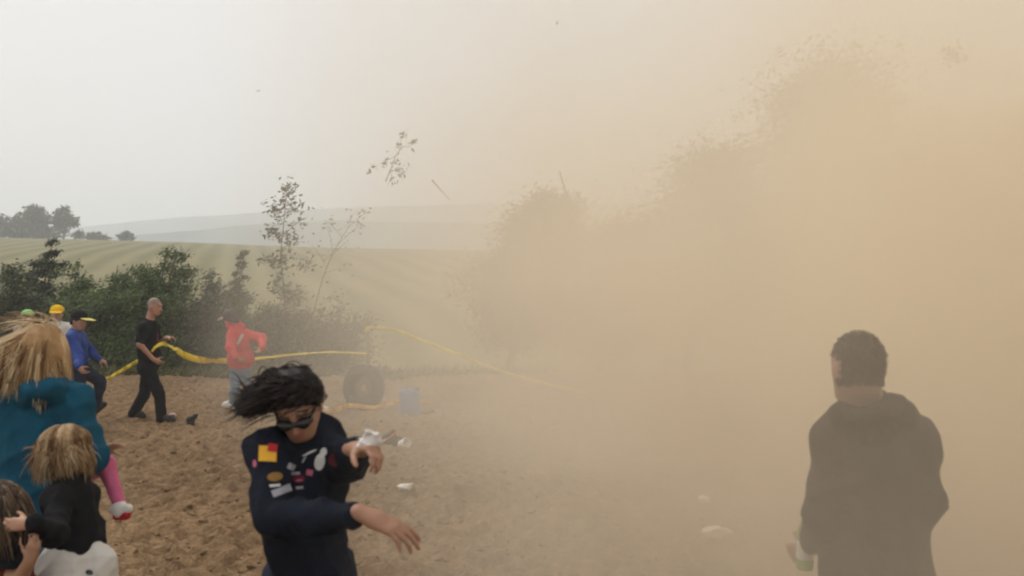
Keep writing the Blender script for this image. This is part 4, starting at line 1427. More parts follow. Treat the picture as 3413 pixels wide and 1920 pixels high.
def child_black():
    d = 3.45
    J = J_from(d, head=(214, 1502, 3.5), neck=(238, 1598, 3.47), sl=(196, 1668, 3.36), sr=(278, 1660, 3.54), el=(178, 1782, 3.18), er=(305, 1755, 3.52), wl=(112, 1746, 3.0), wr=(325, 1832, 3.46),
               hl=(225, 1965, 3.32), hr=(292, 1960, 3.44), kl=(200, 2280, 3.3), kr=(290, 2290, 3.45))
    J['fwd'] = np.array([-0.7, 0.7, 0]); J['face'] = np.array([-0.55, 0.8, -0.1]); J['up'] = np.array([-0.06, 0.05, 1])
    J['al'], J['ar'] = foot(195, 3.3), foot(290, 3.5)
    J['tl'], J['tr'] = J['al'] + [-0.10, 0.08, -0.05], J['ar'] + [-0.10, 0.08, -0.05]
    hk = [dict(wrist=J['wl'] + [-0.012, 0, 0], fdir=(-1, -0.1, -0.02), palm_n=(0, 1, -0.3), hand='l', curl=0.6, sc=0.64), dict(wrist=J['wr'], fdir=(0.15, 0, -1), palm_n=(-0.8, 0, 0), hand='r', curl=0.5, sc=0.72)]

    def shorts(s):
        s.cap(P(190, 1885, 3.36), P(320, 1880, 3.42), 0.075, 0.07, 0.05)
        s.cap(P(205, 1875, 3.34), P(185, 2020, 3.32), 0.07, 0.085, 0.05)
        s.cap(P(310, 1875, 3.42), P(330, 2020, 3.42), 0.07, 0.085, 0.05)
    root, pt, tm, J, A = person('child in a black sweater and white shorts with tousled light brown hair, back turned', J, 0.64, 0.008, top=M_BLACKC, top_inf=0.017, trousers=M_WHITEC, leg_inf=0.018, leg_end=0.05, hands=hk, shoe=M_SHOE_W,
                                hsc=0.80, top_name='sweater', trousers_name='shorts', hem=P(255, 1858, 3.4), wrinkle=0.007, seed=28, wl=0.09, extra_legs=shorts)
    emblem(pt['trousers'], SH_MESH(pt['trousers']), 298, 1908, 26, 18, 15, M_BLK, 'ellipse')
    c = J['head']
    scalp(c, A, 0.80, M_HAIR, root, (0.20, 0.12, 0.06), inf=0.010, h=0.008, line=0.03, back=-0.08)
    rng = np.random.default_rng(14)
    st = [(0.19, 0.105, 0.055), (0.32, 0.20, 0.105), (0.46, 0.32, 0.18), (0.56, 0.42, 0.26), (0.30, 0.18, 0.09)]
    paths = []
    for i in range(3000):
        th = rng.uniform(0, 2 * math.pi)
        zz = rng.uniform(-0.35, 1)
        rr = math.sqrt(1 - zz * zz)
        loc = np.array([0.085 * rr * math.cos(th), 0.102 * rr * math.sin(th) - 0.014, 0.024 + 0.102 * zz]) * 0.82
        if loc[1] > 0.06 and loc[2] < 0.05: continue
        p0 = c + loc @ A
        out = _n(loc @ A)
        L = rng.uniform(0.08, 0.16)
        p1 = p0 + out * 0.010 + np.array([0, 0, -0.02])
        p3 = p0 + np.array([-0.3 * L * rng.uniform(-0.9, 1.3), 0, -L * rng.uniform(0.5, 1.0)]) + out * 0.02 * rng.uniform(-0.3, 1.3) + rng.normal(size=3) * 0.009
        p2 = (p0 + p3) / 2 + out * 0.028 + rng.normal(size=3) * 0.006
        p3[2] = max(p3[2], c[2] - 0.125)
        if zz > 0.45:                                 # from the crown the hair runs over the skull first
            dh = _n(np.array([math.cos(th), math.sin(th), 0]) @ A)
            p1 = p0 + dh * 0.036 + out * 0.010
            p2 = c + dh * 0.096 + np.array([0, 0, 0.03]) + rng.normal(size=3) * 0.008
            p3 = c + dh * rng.uniform(0.07, 0.10) + np.array([-0.02 * rng.uniform(-0.6, 1), 0, -rng.uniform(0.0, 0.115)])
            if (p3 - c) @ A[1] > 0.04: continue
        paths.append(bez(p0, p1, p2, p3, 8))
    for i in range(45):
        a = c + np.array([-0.07 + rng.uniform(-0.01, 0.02), rng.uniform(-0.05, 0.03), rng.uniform(-0.08, 0.02)])
        e = a + np.array([-rng.uniform(0.02, 0.07), rng.normal() * 0.02, rng.uniform(-0.05, 0.02)])
        paths.append(bez(a, a + [-0.01, 0, 0.01], e + [0.01, 0, 0.01], e, 7))
    locks(pt['body'], 'hair_lock', None, paths, 0.0024, clumped(rng, paths, [(0.13, 0.07, 0.035), (0.25, 0.15, 0.075), (0.40, 0.27, 0.145), (0.55, 0.41, 0.25)]), rng)


def SH_MESH(o):
    off = np.zeros(3); q = o
    while q is not None:
        off += np.array(q.location); q = q.parent
    me = o.data
    v = np.zeros(len(me.vertices) * 3, np.float32); me.vertices.foreach_get('co', v)
    return v.reshape(-1, 3) + off, [tuple(p.vertices) for p in me.polygons]


def child_rust():
    d = 3.15
    J = J_from(d, head=(-8, 1712, 3.15), neck=(-18, 1800), sl=(-75, 1838), sr=(22, 1832), el=(-100, 1930), er=(52, 1955, 3.05), wl=(-60, 2000, 3.2), wr=(100, 1868, 2.98),
               hl=(-60, 2080), hr=(20, 2080), kl=(-65, 2350), kr=(25, 2350))
    J['fwd'] = np.array([0.25, 1, 0]); J['face'] = np.array([0.1, 1, -0.1]); J['up'] = np.array([0.05, 0, 1])
    J['al'], J['ar'] = foot(-65, 3.1), foot(25, 3.15)
    J['tl'], J['tr'] = J['al'] + [0.0, 0.13, -0.05], J['ar'] + [0.02, 0.13, -0.05]
    hk = [dict(wrist=J['wr'], fdir=(0.35, -0.2, 1), palm_n=(-0.4, 0.9, 0.2), hand='r', curl=0.9, sc=0.62)]

    def coat(s):
        s.cap(P(-30, 1990, 3.15), P(-40, 2160, 3.15), 0.15, 0.17, 0.05)
        s.cap(P(18, 1900, 3.12), P(38, 2150, 3.1), 0.075, 0.10, 0.05)
    root, pt, tm, J, A = person('child cut by the left edge, black top and rust red bottoms, one hand raised', J, 0.72, 0.009, top=M_BLACKC, sleeve=-0.6, trousers=M_RUST, shoe=M_SHOE, hands=hk, hsc=0.9, top_name='shirt',
                                hem=P(-20, 1872, d), extra_legs=coat, wrinkle=0.004, seed=38, wl=0.08, skin=np.array([0.36, 0.20, 0.125]))
    c = J['head']
    scalp(c, A, 0.92, M_HAIR, root, (0.06, 0.04, 0.028), inf=0.014, h=0.009, back=-0.09)
    rng = np.random.default_rng(24)
    paths = []
    for i in range(500):
        th = rng.uniform(0, 2 * math.pi); zz = rng.uniform(-0.3, 1); rr = math.sqrt(1 - zz * zz)
        loc = np.array([0.085 * rr * math.cos(th), 0.10 * rr * math.sin(th) - 0.014, 0.024 + 0.1 * zz]) * 0.92
        if loc[1] > 0.06 and loc[2] < 0.05: continue
        p0 = c + loc @ A; out = _n(loc @ A); L = rng.uniform(0.08, 0.17)
        p3 = p0 + np.array([0.2 * L * rng.normal(), 0, -L]) + out * 0.02
        paths.append(bez(p0, p0 + out * 0.02, (p0 + p3) / 2 + out * 0.03, p3, 7))
    locks(pt['body'], 'hair_lock', None, paths, 0.005, hair_cols(rng, len(paths), [(0.03, 0.02, 0.014), (0.10, 0.065, 0.04), (0.22, 0.155, 0.10)]), rng)


# the woman running towards us, hair flung out
def woman_navy():
    d = 3.0
    J = J_from(d, head=(990, 1356, 2.92), neck=(995, 1450, 3.06), sr=(908, 1505, 2.92), sl=(1070, 1462, 3.12), er=(906, 1728, 2.74), wr=(1168, 1722, 2.58), el=(1148, 1548, 2.98), wl=(1180, 1502, 2.74),
               hr=(965, 1935, 3.02), hl=(1105, 1925, 3.06), kr=(985, 2290, 2.85), kl=(1140, 2310, 3.1))
    J['fwd'] = np.array([0.1, -1, 0]); J['face'] = np.array([0.10, -0.86, -0.50]); J['up'] = np.array([-0.12, -0.5, 0.86])
    J['ar'], J['al'] = foot(1010, 2.95), foot(1180, 3.35)
    J['tr'], J['tl'] = J['ar'] + [0.03, -0.17, -0.05], J['al'] + [0.05, -0.15, -0.05]
    hk = [dict(wrist=J['wr'] + 0.2 * (J['wr'] - J['er']), fdir=(0.93, -0.12, -0.36), palm_n=(-0.25, 0.35, -0.9), hand='r', curl=0.38, spread=0.28, sc=0.98, thumb_curl=0.2),
          dict(wrist=J['wl'] + 0.10 * (J['wl'] - J['el']), fdir=(0.72, -0.62, 0.12), palm_n=(0.1, -0.25, -0.95), hand='l', curl=0.98, sc=0.95)]

    def sweat(s):
        s.cap(P(1145, 1722, 2.6), P(1172, 1722, 2.578), 0.047, 0.049, 0.01)                # loose cuff
        s.cap(P(1160, 1512, 2.80), P(1166, 1506, 2.76), 0.043, 0.043, 0.01)
        s.chain([P(930, 1478, 3.0), P(985, 1495, 2.94), P(1040, 1470, 3.02)], [0.02, 0.02, 0.02], 0.03)   # collar
        s.cap(P(990, 1700, 2.98), P(1055, 1900, 2.98), 0.118, 0.115, 0.05)
        s.cap(P(915, 1540, 2.88), P(965, 1800, 2.92), 0.06, 0.088, 0.05)
    root, pt, tm, J, A = person('woman running in a navy team sweatshirt and dark sunglasses, black hair flung to the side', J, 0.98, 0.0068, top=M_NAVY, top_inf=0.022, trousers=M_NAVYT, shoe=M_SHOE, hands=hk, hsc=0.88,
                                top_name='sweatshirt', extra_top=sweat, female=True, wrinkle=0.012, seed=48, wl=0.15, hem=P(1040, 1990, 3.02), skin=np.array([0.36, 0.195, 0.125]))
    top = pt['top']
    for a in [(893, 1512, 58, 52, 3, M_PR_Y, 'rect'), (916, 1590, 52, 30, -8, M_PR_O, 'ellipse'), (938, 1636, 66, 24, -22, M_PR_G, 'rect'), (916, 1619, 36, 8, -5, M_PR_W, 'rect'),
              (1066, 1540, 36, 58, 14, M_PR_W, 'ellipse'), (1078, 1508, 24, 30, 20, M_PR_W, 'ellipse'), (1030, 1510, 54, 6, -24, M_PR_W, 'ellipse'), (1012, 1532, 7, 28, 30, M_PR_G, 'ellipse'), (970, 1556, 24, 20, 25, M_PR_G, 'rect'), (984, 1578, 28, 9, -5, M_PR_G, 'rect'),
              (994, 1596, 42, 28, 0, M_PR_M, 'ellipse'), (1031, 1576, 22, 20, 10, M_PR_P, 'rect'), (997, 1626, 26, 9, -3, M_PR_G, 'rect'), (850, 1545, 14, 26, 0, M_PR_P, 'ellipse'),
              (1118, 1533, 44, 44, 12, M_PR_M, 'ellipse')]:
        emblem(top, tm, *a[:5], a[5], a[6])
    for a in [(909, 1493, 32, 26, 8, M_PR_R, 'rect'), (994, 1602, 28, 8, -3, M_PR_P, 'ellipse')]:
        emblem(top, tm, *a[:5], a[5], a[6], off=0.008)
    c, sc = J['head'], 0.88
    def q(x, y, z): return c + sc * (x * A[0] + y * A[1] + z * A[2])
    # wraparound sunglasses
    s = Sdf()
    for sg in (-1, 1):
        s.chain([q(sg * 0.012, 0.103, -0.004), q(sg * 0.034, 0.098, -0.006), q(sg * 0.056, 0.084, -0.004)], [0.011, 0.0165, 0.012], 0.01)
        s.cap(q(sg * 0.060, 0.08, 0.002), q(sg * 0.080, -0.005, 0.004), 0.005, 0.004, 0.006)
    v, f = s.mesh(0.004)
    mesh_obj('sunglasses', v, f, M_BLK, root)

    def bun(s, q):
        s.cap(q(0.02, -0.03, 0.05), q(-0.02, -0.03, 0.05), 0.074, 0.074, 0.04)
        # the flung mass of hair
        s.chain([c + np.array([-0.06, 0.03, 0.02]), P(905, 1340, 2.96), P(855, 1350, 2.96), P(808, 1352, 2.95)], [0.066, 0.058, 0.052, 0.028], 0.04)
    hs = Sdf()
    s = Sdf()
    s.ell(q(0, -0.014, 0.03), np.array([0.090, 0.108, 0.102]) * sc, A, 0.02)
    s.ell(q(0, -0.05, -0.02), np.array([0.088, 0.07, 0.085]) * sc, A, 0.03)
    s.cut(q(0, 0.03, 0.018), 0.62 * A[1] - 0.78 * A[2])
    bun(s, q)
    v, f = s.mesh(0.008, 0.004, 5, 0.035)
    L = (v - c) @ A.T
    keep_face = (L[:, 1] > 0.055) & (L[:, 2] < 0.045)
    v[keep_face] -= 0.02 * A[1]
    col = np.array([0.008, 0.006, 0.006]) * (1 + 0.5 * np.sin(v @ np.array([60, 30, 160.0])))[:, None]
    mesh_obj('hair', v, f, M_HAIR, root, cols=col)
    rng = np.random.default_rng(31)
    paths = []
    for i in range(2100):
        a = q(rng.uniform(-0.08, 0.09), rng.uniform(-0.09, 0.05), rng.uniform(0.02, 0.13))
        tl = rng.uniform(0, 1)
        if rng.uniform() < 0.6:
            e = P(790 + 90 * tl ** 1.3 + 12 * rng.normal(), 1355 + 26 * rng.normal() - 16 * tl, 2.95 + 0.05 * rng.normal())
            m1 = a + np.array([-0.05, 0, 0.03 + 0.02 * rng.normal()])
            m2 = P(880 + 15 * rng.normal(), 1330 + 22 * rng.normal(), 2.95 + 0.04 * rng.normal())
        else:
            o = _n(a - c)
            a = c + o * 0.104
            e = a + np.array([-0.10 * rng.uniform(0.2, 1), 0.02 * rng.normal(), -0.05 * rng.uniform(0, 1)]) + o * 0.012
            m1 = a + o * 0.014; m2 = (a + e) / 2 + o * 0.03
        paths.append(bez(a, m1, m2, e, 9))
    for i in range(50):
        a = P(860 + 30 * rng.normal(), 1340 + 15 * rng.normal(), 2.95)
        e = P(775 + 20 * rng.normal(), 1345 + 40 * rng.normal(), 2.95 + 0.05 * rng.normal())
        paths.append(bez(a, a + [-0.02, 0, 0.02], e + [0.03, 0, 0.01], e, 7))
    locks(pt['body'], 'hair_lock', None, paths, 0.0024, hair_cols(rng, len(paths), [(0.006, 0.004, 0.004), (0.012, 0.008, 0.008), (0.03, 0.018, 0.015)]), rng)
    # the napkin crushed in her raised fist
    w = J['wl'] + 0.10 * (J['wl'] - J['el'])
    base = w + np.array([0.036, -0.045, 0.018])
    s = Sdf()
    s.cap(base, base + [0.045, -0.01, 0.045], 0.016, 0.008, 0.01); s.cap(base + [-0.01, 0, 0], base + [0.01, -0.01, 0.05], 0.018, 0.006, 0.012)
    s.cap(base + [0.01, 0, 0.01], base + [0.062, 0.0, 0.012], 0.016, 0.007, 0.01); s.ell(base + [0.02, 0, 0.016], (0.036, 0.02, 0.022), None, 0.01)
    v, f = s.mesh(0.004, 0.006, 4, 0.03)
    tag(mesh_obj('paper_napkin', v, f, M_SHOE_W, origin=base), 'crumpled white napkin crushed in the raised fist of the running woman', 'napkin')


man_grey(); woman_teal(); child_black(); child_rust(); woman_navy()


# ---- farther people
def man_black():
    d = 12.4
    J = J_from(d, head=(516, 1021), neck=(498, 1072), sr=(478, 1096, 12.22), sl=(512, 1094, 12.58), er=(466, 1148, 12.15), wr=(512, 1198, 12.2), el=(528, 1146, 12.68), wl=(556, 1127, 12.45),
               hr=(488, 1228, 12.32), hl=(498, 1228, 12.5), kl=(480, 1318, 12.52), kr=(530, 1312, 12.3))
    J['fwd'] = np.array([1, 0.15, 0]); J['face'] = np.array([1, -0.15, -0.15]); J['up'] = np.array([0.1, 0, 1])
    J['al'], J['ar'] = foot(444, 12.5), foot(538, 12.3)
    J['tl'], J['tr'] = J['al'] + [0.15, 0.02, -0.04], J['ar'] + [0.18, 0.0, -0.045]
    hk = [dict(wrist=J['wr'], fdir=(0.8, 0.2, -0.5), palm_n=(-0.2, 0.9, 0.2), hand='r', curl=0.8), dict(wrist=J['wl'], fdir=(1, -0.1, 0.1), palm_n=(-0.2, -0.2, -1), hand='l', curl=0.8)]
    root, pt, tm, J, A = person('man with cropped grey hair in black t-shirt and trousers, walking and pulling yellow tape', J, 1.04, 0.013, top=M_BLACKC, sleeve=-0.75, trousers=M_BLACKC, leg_inf=0.022, shoe=M_SHOE, hands=hk,
                                hem=P(492, 1250, d), top_name='t_shirt', wrinkle=0.006, belly=0.03, seed=58, wl=0.13, flare=0.012, skin=np.array([0.42, 0.22, 0.15]), face_kw=dict(stubble=(0.27, 0.19, 0.15)))
    crop_hair(root, pt['body'], J['head'], A, 1.04, (0.24, 0.185, 0.15), 4, 320, 0.007)
    emblem(pt['top'], tm, 531, 1128, 18, 46, 5, M_PR_DR, 'rect', off=0.012)


def person_red():
    d = 13.4
    J = J_from(d, head=(766, 1060), neck=(786, 1096), sl=(776, 1118, 13.3), sr=(824, 1118, 13.45), el=(768, 1160, 13.15), er=(872, 1128, 13.4), wl=(785, 1192, 13.05), wr=(876, 1160, 13.2),
               hl=(788, 1238, 13.4), hr=(818, 1238, 13.45), kl=(782, 1308, 13.3), kr=(830, 1308, 13.5))
    J['fwd'] = np.array([-0.35, 0.9, 0]); J['face'] = np.array([-0.95, 0.3, -0.35]); J['up'] = np.array([-0.35, 0, 0.95])
    J['al'], J['ar'] = foot(772, 13.35), foot(842, 13.6)
    J['tl'], J['tr'] = J['al'] + [-0.14, 0.04, -0.04], J['ar'] + [-0.06, 0.15, -0.045]
    hk = [dict(wrist=J['wr'], fdir=(-0.6, -0.4, -0.5), palm_n=(0, -0.5, 0.5), hand='r', curl=0.7), dict(wrist=J['wl'], fdir=(0.6, 0.3, -0.4), palm_n=(0, 0.8, 0.3), hand='l', curl=0.7)]

    def coat(s):
        s.cap(P(788, 1195, 13.4), P(815, 1195, 13.4), 0.15, 0.15, 0.05)
        s.chain([P(765, 1085, 13.35), P(785, 1078, 13.5), P(805, 1090, 13.4)], [0.06, 0.06, 0.06], 0.04)
    root, pt, tm, J, A = person('person in a coral red jacket and pale jeans, head bowed away from the dust', J, 1.0, 0.014, top=M_RED, top_inf=0.03, trousers=M_DENIM, shoe=M_SHOE_W, hands=hk, extra_top=coat, hem=P(803, 1226, d),
                                wrinkle=0.007, seed=68, wl=0.14)
    emblem(pt['top'], tm, 795, 1140, 9, 58, 28, M_PALE, 'rect', off=0.014)
    def hd(s, q): s.cap(q(0, -0.03, 0.0), q(0, -0.07, -0.06), 0.09, 0.07, 0.04)
    scalp(J['head'], A, 1.05, M_HAIR, root, (0.075, 0.055, 0.058), inf=0.014, h=0.012, line=0.0, back=-0.1, extra=hd)
    s = Sdf()
    def q(x, y, z): return J['head'] + x * A[0] + y * A[1] + z * A[2]
    s.ell(q(0, 0.14, 0.035), (0.075, 0.07, 0.014), A, 0.02); s.ell(q(0, 0.09, 0.04), (0.085, 0.05, 0.016), A, 0.02)
    v, f = s.mesh(0.01)
    mesh_obj('visor', v, f, M_WHITEC, root)


def person_blue():
    d = 11.6
    J = J_from(d, head=(264, 1070), neck=(248, 1108), sr=(240, 1128, 11.42), sl=(264, 1126, 11.78), er=(262, 1186, 11.3), wr=(262, 1224, 11.1), el=(298, 1170, 11.9), wl=(330, 1200, 11.9),
               hr=(254, 1232, 11.5), hl=(264, 1228, 11.7), kl=(336, 1272, 11.7), kr=(276, 1330, 11.5))
    J['fwd'] = np.array([1, 0.1, -0.1]); J['face'] = np.array([1, -0.2, -0.15]); J['up'] = np.array([0.2, 0, 1])
    J['ar'] = foot(296, 11.5)
    J['tr'] = J['ar'] + [0.16, 0, -0.045]
    J['al'] = P(318, 1362, 11.75); J['tl'] = J['al'] + [0.12, 0.02, 0.06]
    hk = [dict(wrist=J['wr'], fdir=(0.7, -0.2, -0.6), palm_n=(0.2, 0.8, 0.1), hand='r', curl=0.9), dict(wrist=J['wl'], fdir=(0.9, 0, -0.3), palm_n=(0, 0.3, -0.9), hand='l', curl=0.9)]
    root, pt, tm, J, A = person('person in a blue jacket and black cap with yellow brim, striding right with knee raised', J, 1.02, 0.0135, top=M_BLUE, top_inf=0.026, trousers=M_NAVYT, leg_inf=0.02, shoe=M_SHOE, hands=hk, hem=P(258, 1222, d),
                                wrinkle=0.007, seed=78, wl=0.13, skin=np.array([0.36, 0.2, 0.13]))
    scalp(J['head'], A, 1.02, M_HAIR, root, (0.02, 0.015, 0.013), inf=0.012, h=0.012, line=0.03, back=-0.09)
    cap_on(root, J['head'], A, 1.08, M_BLKCAP, M_PALEY, 0.011)


def standing(label, u, vh, d, top, cap_m, face, beard, seed, tilt=0):
    z0 = ground_at(P(u, 948, d))
    c = P(u, vh, d)
    hgt = c[2] + 0.11 - z0
    k = hgt / 1.74
    x, y = c[0], c[1]
    def W(dx, dy, z): return np.array([x + dx * k, y + dy * k, z0 + z * k])
    J = dict(head=c, neck=W(0, 0.02, 1.46), sl=W(0.17, 0.02, 1.40), sr=W(-0.17, 0.02, 1.40), el=W(0.23, 0.05, 1.11), er=W(-0.23, 0.05, 1.11), wl=W(0.17, -0.12, 0.95), wr=W(-0.17, -0.12, 0.95),
             hl=W(0.09, 0.02, 0.90), hr=W(-0.09, 0.02, 0.90), kl=W(0.10, 0.0, 0.49), kr=W(-0.10, 0.0, 0.49), al=W(0.11, 0.03, 0.09), ar=W(-0.11, 0.03, 0.09), tl=W(0.13, -0.14, 0.045), tr=W(-0.13, -0.14, 0.045))
    J['fwd'] = np.array([0, -1, 0]); J['face'] = np.asarray(face, float); J['up'] = np.array([0.05, 0, 1])
    hk = [dict(wrist=J['wl'], fdir=(-0.5, -0.7, -0.2), palm_n=(-0.5, 0.5, 0), hand='l', curl=0.7), dict(wrist=J['wr'], fdir=(0.5, -0.7, -0.2), palm_n=(0.5, 0.5, 0), hand='r', curl=0.7)]
    root, pt, tm, J, A = person(label, J, k, 0.0145, top=top, trousers=M_DENIMD, shoe=M_SHOE, hands=hk, hem=W(0, 0, 0.86), wrinkle=0.006, seed=seed, wl=0.13, top_name='shirt', face_kw=dict(beard=beard) if beard else None)
    scalp(J['head'], A, 1.0, M_HAIR, root, (0.12, 0.1, 0.085), h=0.013, line=0.04, back=-0.05)
    cap_on(root, J['head'], A, 1.04, cap_m, cap_m, 0.012, dome=0.9)


man_black(); person_red(); person_blue()
standing('bearded person in a yellow cap and white shirt, behind the blonde woman', 190, 1046, 12.9, M_WHITEC, M_YELLOWC, (0.3, -0.9, -0.1), (0.30, 0.28, 0.26), 88)
standing('person in a light green cap and pale shirt, behind the blonde woman', 92, 1060, 13.6, M_PALE, M_GREENC, (-0.5, 0.8, -0.1), None, 98)

# ---------------------------------------------------------------- tape, tyre, litter
M_TAPE = mat_plain('yellow_tape', (0.88, 0.72, 0.05), rough=0.35, spec=0.5, var=0.1, trans=0.3)
M_TAPE_O = mat_plain('orange_tape', (0.88, 0.52, 0.08), rough=0.4, spec=0.5, var=0.1, trans=0.3)
M_RUBBER = mat_plain('dusty_rubber', (0.035, 0.032, 0.032), rough=0.9, var=0.3, scale=8)
M_WOOD = mat_plain('weathered_wood', (0.20, 0.15, 0.09), rough=0.9, var=0.3, scale=25)
M_PAPER = mat_plain('white_paper', (0.78, 0.76, 0.72), rough=0.7, var=0.06)
M_BAGK = mat_plain('black_bag', (0.006, 0.006, 0.007), rough=0.6, spec=0.2)
M_BAGW = mat_plain('pale_bag', (0.60, 0.62, 0.66), rough=0.4, trans=0.25)
M_CAN = mat_plain('blue_grey_plastic', (0.10, 0.19, 0.38), rough=0.5)
M_NYL = mat_plain('dark_nylon', (0.014, 0.012, 0.016), rough=0.7, var=0.3)
M_SILV = mat_plain('silver_trim', (0.45, 0.44, 0.46), rough=0.45)
M_ORG = mat_plain('orange_trim', (0.5, 0.11, 0.02), rough=0.6)


def tape(label, pts, widths, mat, twist=0.5, name='barrier_tape', seed=0):
    """a ribbon along world points, with thickness"""
    p = np.asarray(pts, float)
    n = 110
    t = np.linspace(0, len(p) - 1, n)
    # Catmull-Rom
    q = []
    for a in t:
        i = min(int(a), len(p) - 2); f = a - i
        p0, p1, p2, p3 = p[max(0, i - 1)], p[i], p[i + 1], p[min(len(p) - 1, i + 2)]
        q.append(0.5 * (2 * p1 + (p2 - p0) * f + (2 * p0 - 5 * p1 + 4 * p2 - p3) * f * f + (3 * p1 - p0 - 3 * p2 + p3) * f ** 3))
    q = np.array(q)
    w = np.interp(t, np.arange(len(widths)), widths)
    rng = np.random.default_rng(seed)
    tw = twist * np.sin(np.linspace(0, 9, n) + rng.uniform(0, 6)) + 0.4 * np.sin(np.linspace(0, 41, n)) + 0.25 * rng.normal(size=n)
    v, f = [], []
    tg = np.gradient(q, axis=0)
    for i in range(n):
        d = _n(tg[i]); up = _n(np.array([0, 0, 1.0]) - d * d[2]); sd = np.cross(d, up)
        a = math.cos(tw[i]) * up + math.sin(tw[i]) * sd
        b = np.cross(d, a) * 0.0012
        v += [q[i] + a * w[i] / 2 + b, q[i] - a * w[i] / 2 + b, q[i] - a * w[i] / 2 - b, q[i] + a * w[i] / 2 - b]
        if i:
            o = 4 * i
            for k in range(4):
                f.append((o - 4 + k, o - 4 + (k + 1) % 4, o + (k + 1) % 4, o + k))
    return tag(mesh_obj(name, np.array(v), np.array(f), mat), label, 'tape', 'barrier tapes')


tape('bright yellow barrier tape pulled by the man in black, passing behind the red jacket', [P(506, 1172, 12.1), P(520, 1156, 12.15), P(545, 1146, 12.3), P(580, 1162, 12.6), P(625, 1188, 12.9), P(680, 1202, 13.2), P(740, 1203, 13.7), P(800, 1202, 13.95), P(880, 1193, 14.0), P(980, 1182, 14.1), P(1090, 1174, 14.2), P(1222, 1178, 14.3)],
     [0.035, 0.04, 0.06, 0.085, 0.10, 0.10, 0.09, 0.065, 0.045, 0.036, 0.032, 0.03], M_TAPE, 0.55, seed=1)
tape('short taut yellow tape between the blue jacket and the man in black', [P(338, 1274, 12.7), P(390, 1245, 12.75), P(448, 1210, 12.75), P(500, 1185, 12.7)], [0.05, 0.055, 0.055, 0.05], M_TAPE, 0.2, seed=2)
tape('yellow tape sinking away rightwards into the dust', [P(1224, 1092, 14.3), P(1310, 1098, 14.3), P(1400, 1132, 14.3), P(1520, 1178, 14.2), P(1680, 1240, 14.0), P(1960, 1315, 13.6)], [0.05, 0.05, 0.05, 0.05, 0.05, 0.05], M_TAPE, 0.4, seed=3)


def on_ground(u, d, dz=0.0):
    p = P(u, 948, d); p[2] = ground_at(p) + dz
    return p


tape('loose orange tape lying along the dirt behind the running woman', [on_ground(1060, 12.2, 0.11), on_ground(1110, 12.6, 0.11), on_ground(1170, 13.0, 0.11), on_ground(1250, 13.3, 0.11), on_ground(1340, 13.4, 0.11), on_ground(1440, 13.4, 0.11)], [0.08, 0.08, 0.07, 0.065, 0.06, 0.055], M_TAPE_O, 0.3, seed=4)

# wooden stake the tape is tied to
b0 = on_ground(1224, 14.36, -0.1)
rt = empty('wooden_stake', on_ground(1224, 14.36)); tag(rt, 'thin wooden stake in the dust holding the yellow tapes', 'stake')
top_p = P(1226, 1086, 14.36)
v, f = tube(np.array([b0, (b0 + top_p) / 2 + [0.01, 0, 0], top_p, top_p + [0, 0, 0.004]]), [0.032, 0.031, 0.030, 0.001], 4)
mesh_obj('post', v, f, M_WOOD, rt, smooth=False)
v, f = lathe([(0.036, -0.03), (0.040, -0.025), (0.042, 0.02), (0.036, 0.03)], 8)
mesh_obj('tape_knot', v + top_p - [0, 0, 0.06], f, M_TAPE, rt)

# old tyre standing on its tread
def tyre():
    c = on_ground(1212, 13.6, 0.335)
    rt = empty('tyre', on_ground(1212, 13.6)); tag(rt, 'dusty dark tyre standing upright at the foot of the stake', 'tyre')
    ax = _n(np.array([-0.45, -0.88, 0.12]))
    prof = []
    for a in np.linspace(0, 2 * math.pi, 15):
        w, r = math.sin(a), math.cos(a)
        prof.append((0.262 + 0.078 * np.sign(r) * abs(r) ** 0.7, 0.105 * np.sign(w) * abs(w) ** 0.75))
    v, f = lathe(prof, 40)
    mesh_obj('carcass', orient(v, ax, c), f, M_RUBBER, rt)
    for k in range(36):       # tread blocks
        a = 2 * math.pi * k / 36
        for j, zz in enumerate((-0.05, 0.0, 0.05)):
            aa = a + (0.08 if j == 1 else 0)
            r0, r1, dw, da = 0.334, 0.350, 0.019, 0.058
            vs = [(r * math.cos(aa + s * da), r * math.sin(aa + s * da), zz + t * dw) for r in (r0, r1) for s, t in ((-1, -1), (1, -1), (1, 1), (-1, 1))]
            if k == 0 and j == 0: blocks = []
            blocks.append((orient(np.array(vs), ax, c), np.array([(0, 3, 2, 1), (4, 5, 6, 7), (0, 1, 5, 4), (1, 2, 6, 5), (2, 3, 7, 6), (3, 0, 4, 7)])))
    v, f = join(blocks)
    tag(mesh_obj('tread', v, f, M_RUBBER, rt, smooth=False), kind='stuff')
    v, f = lathe([(0.05, -0.02), (0.06, -0.03), (0.19, -0.045), (0.205, -0.08), (0.212, -0.08), (0.2, -0.03), (0.06, 0.0), (0.05, -0.02)], 32)
    mesh_obj('rim', orient(v, ax, c), f, mat_plain('dusty_rim', (0.17, 0.14, 0.11), rough=0.8), rt)


tyre()

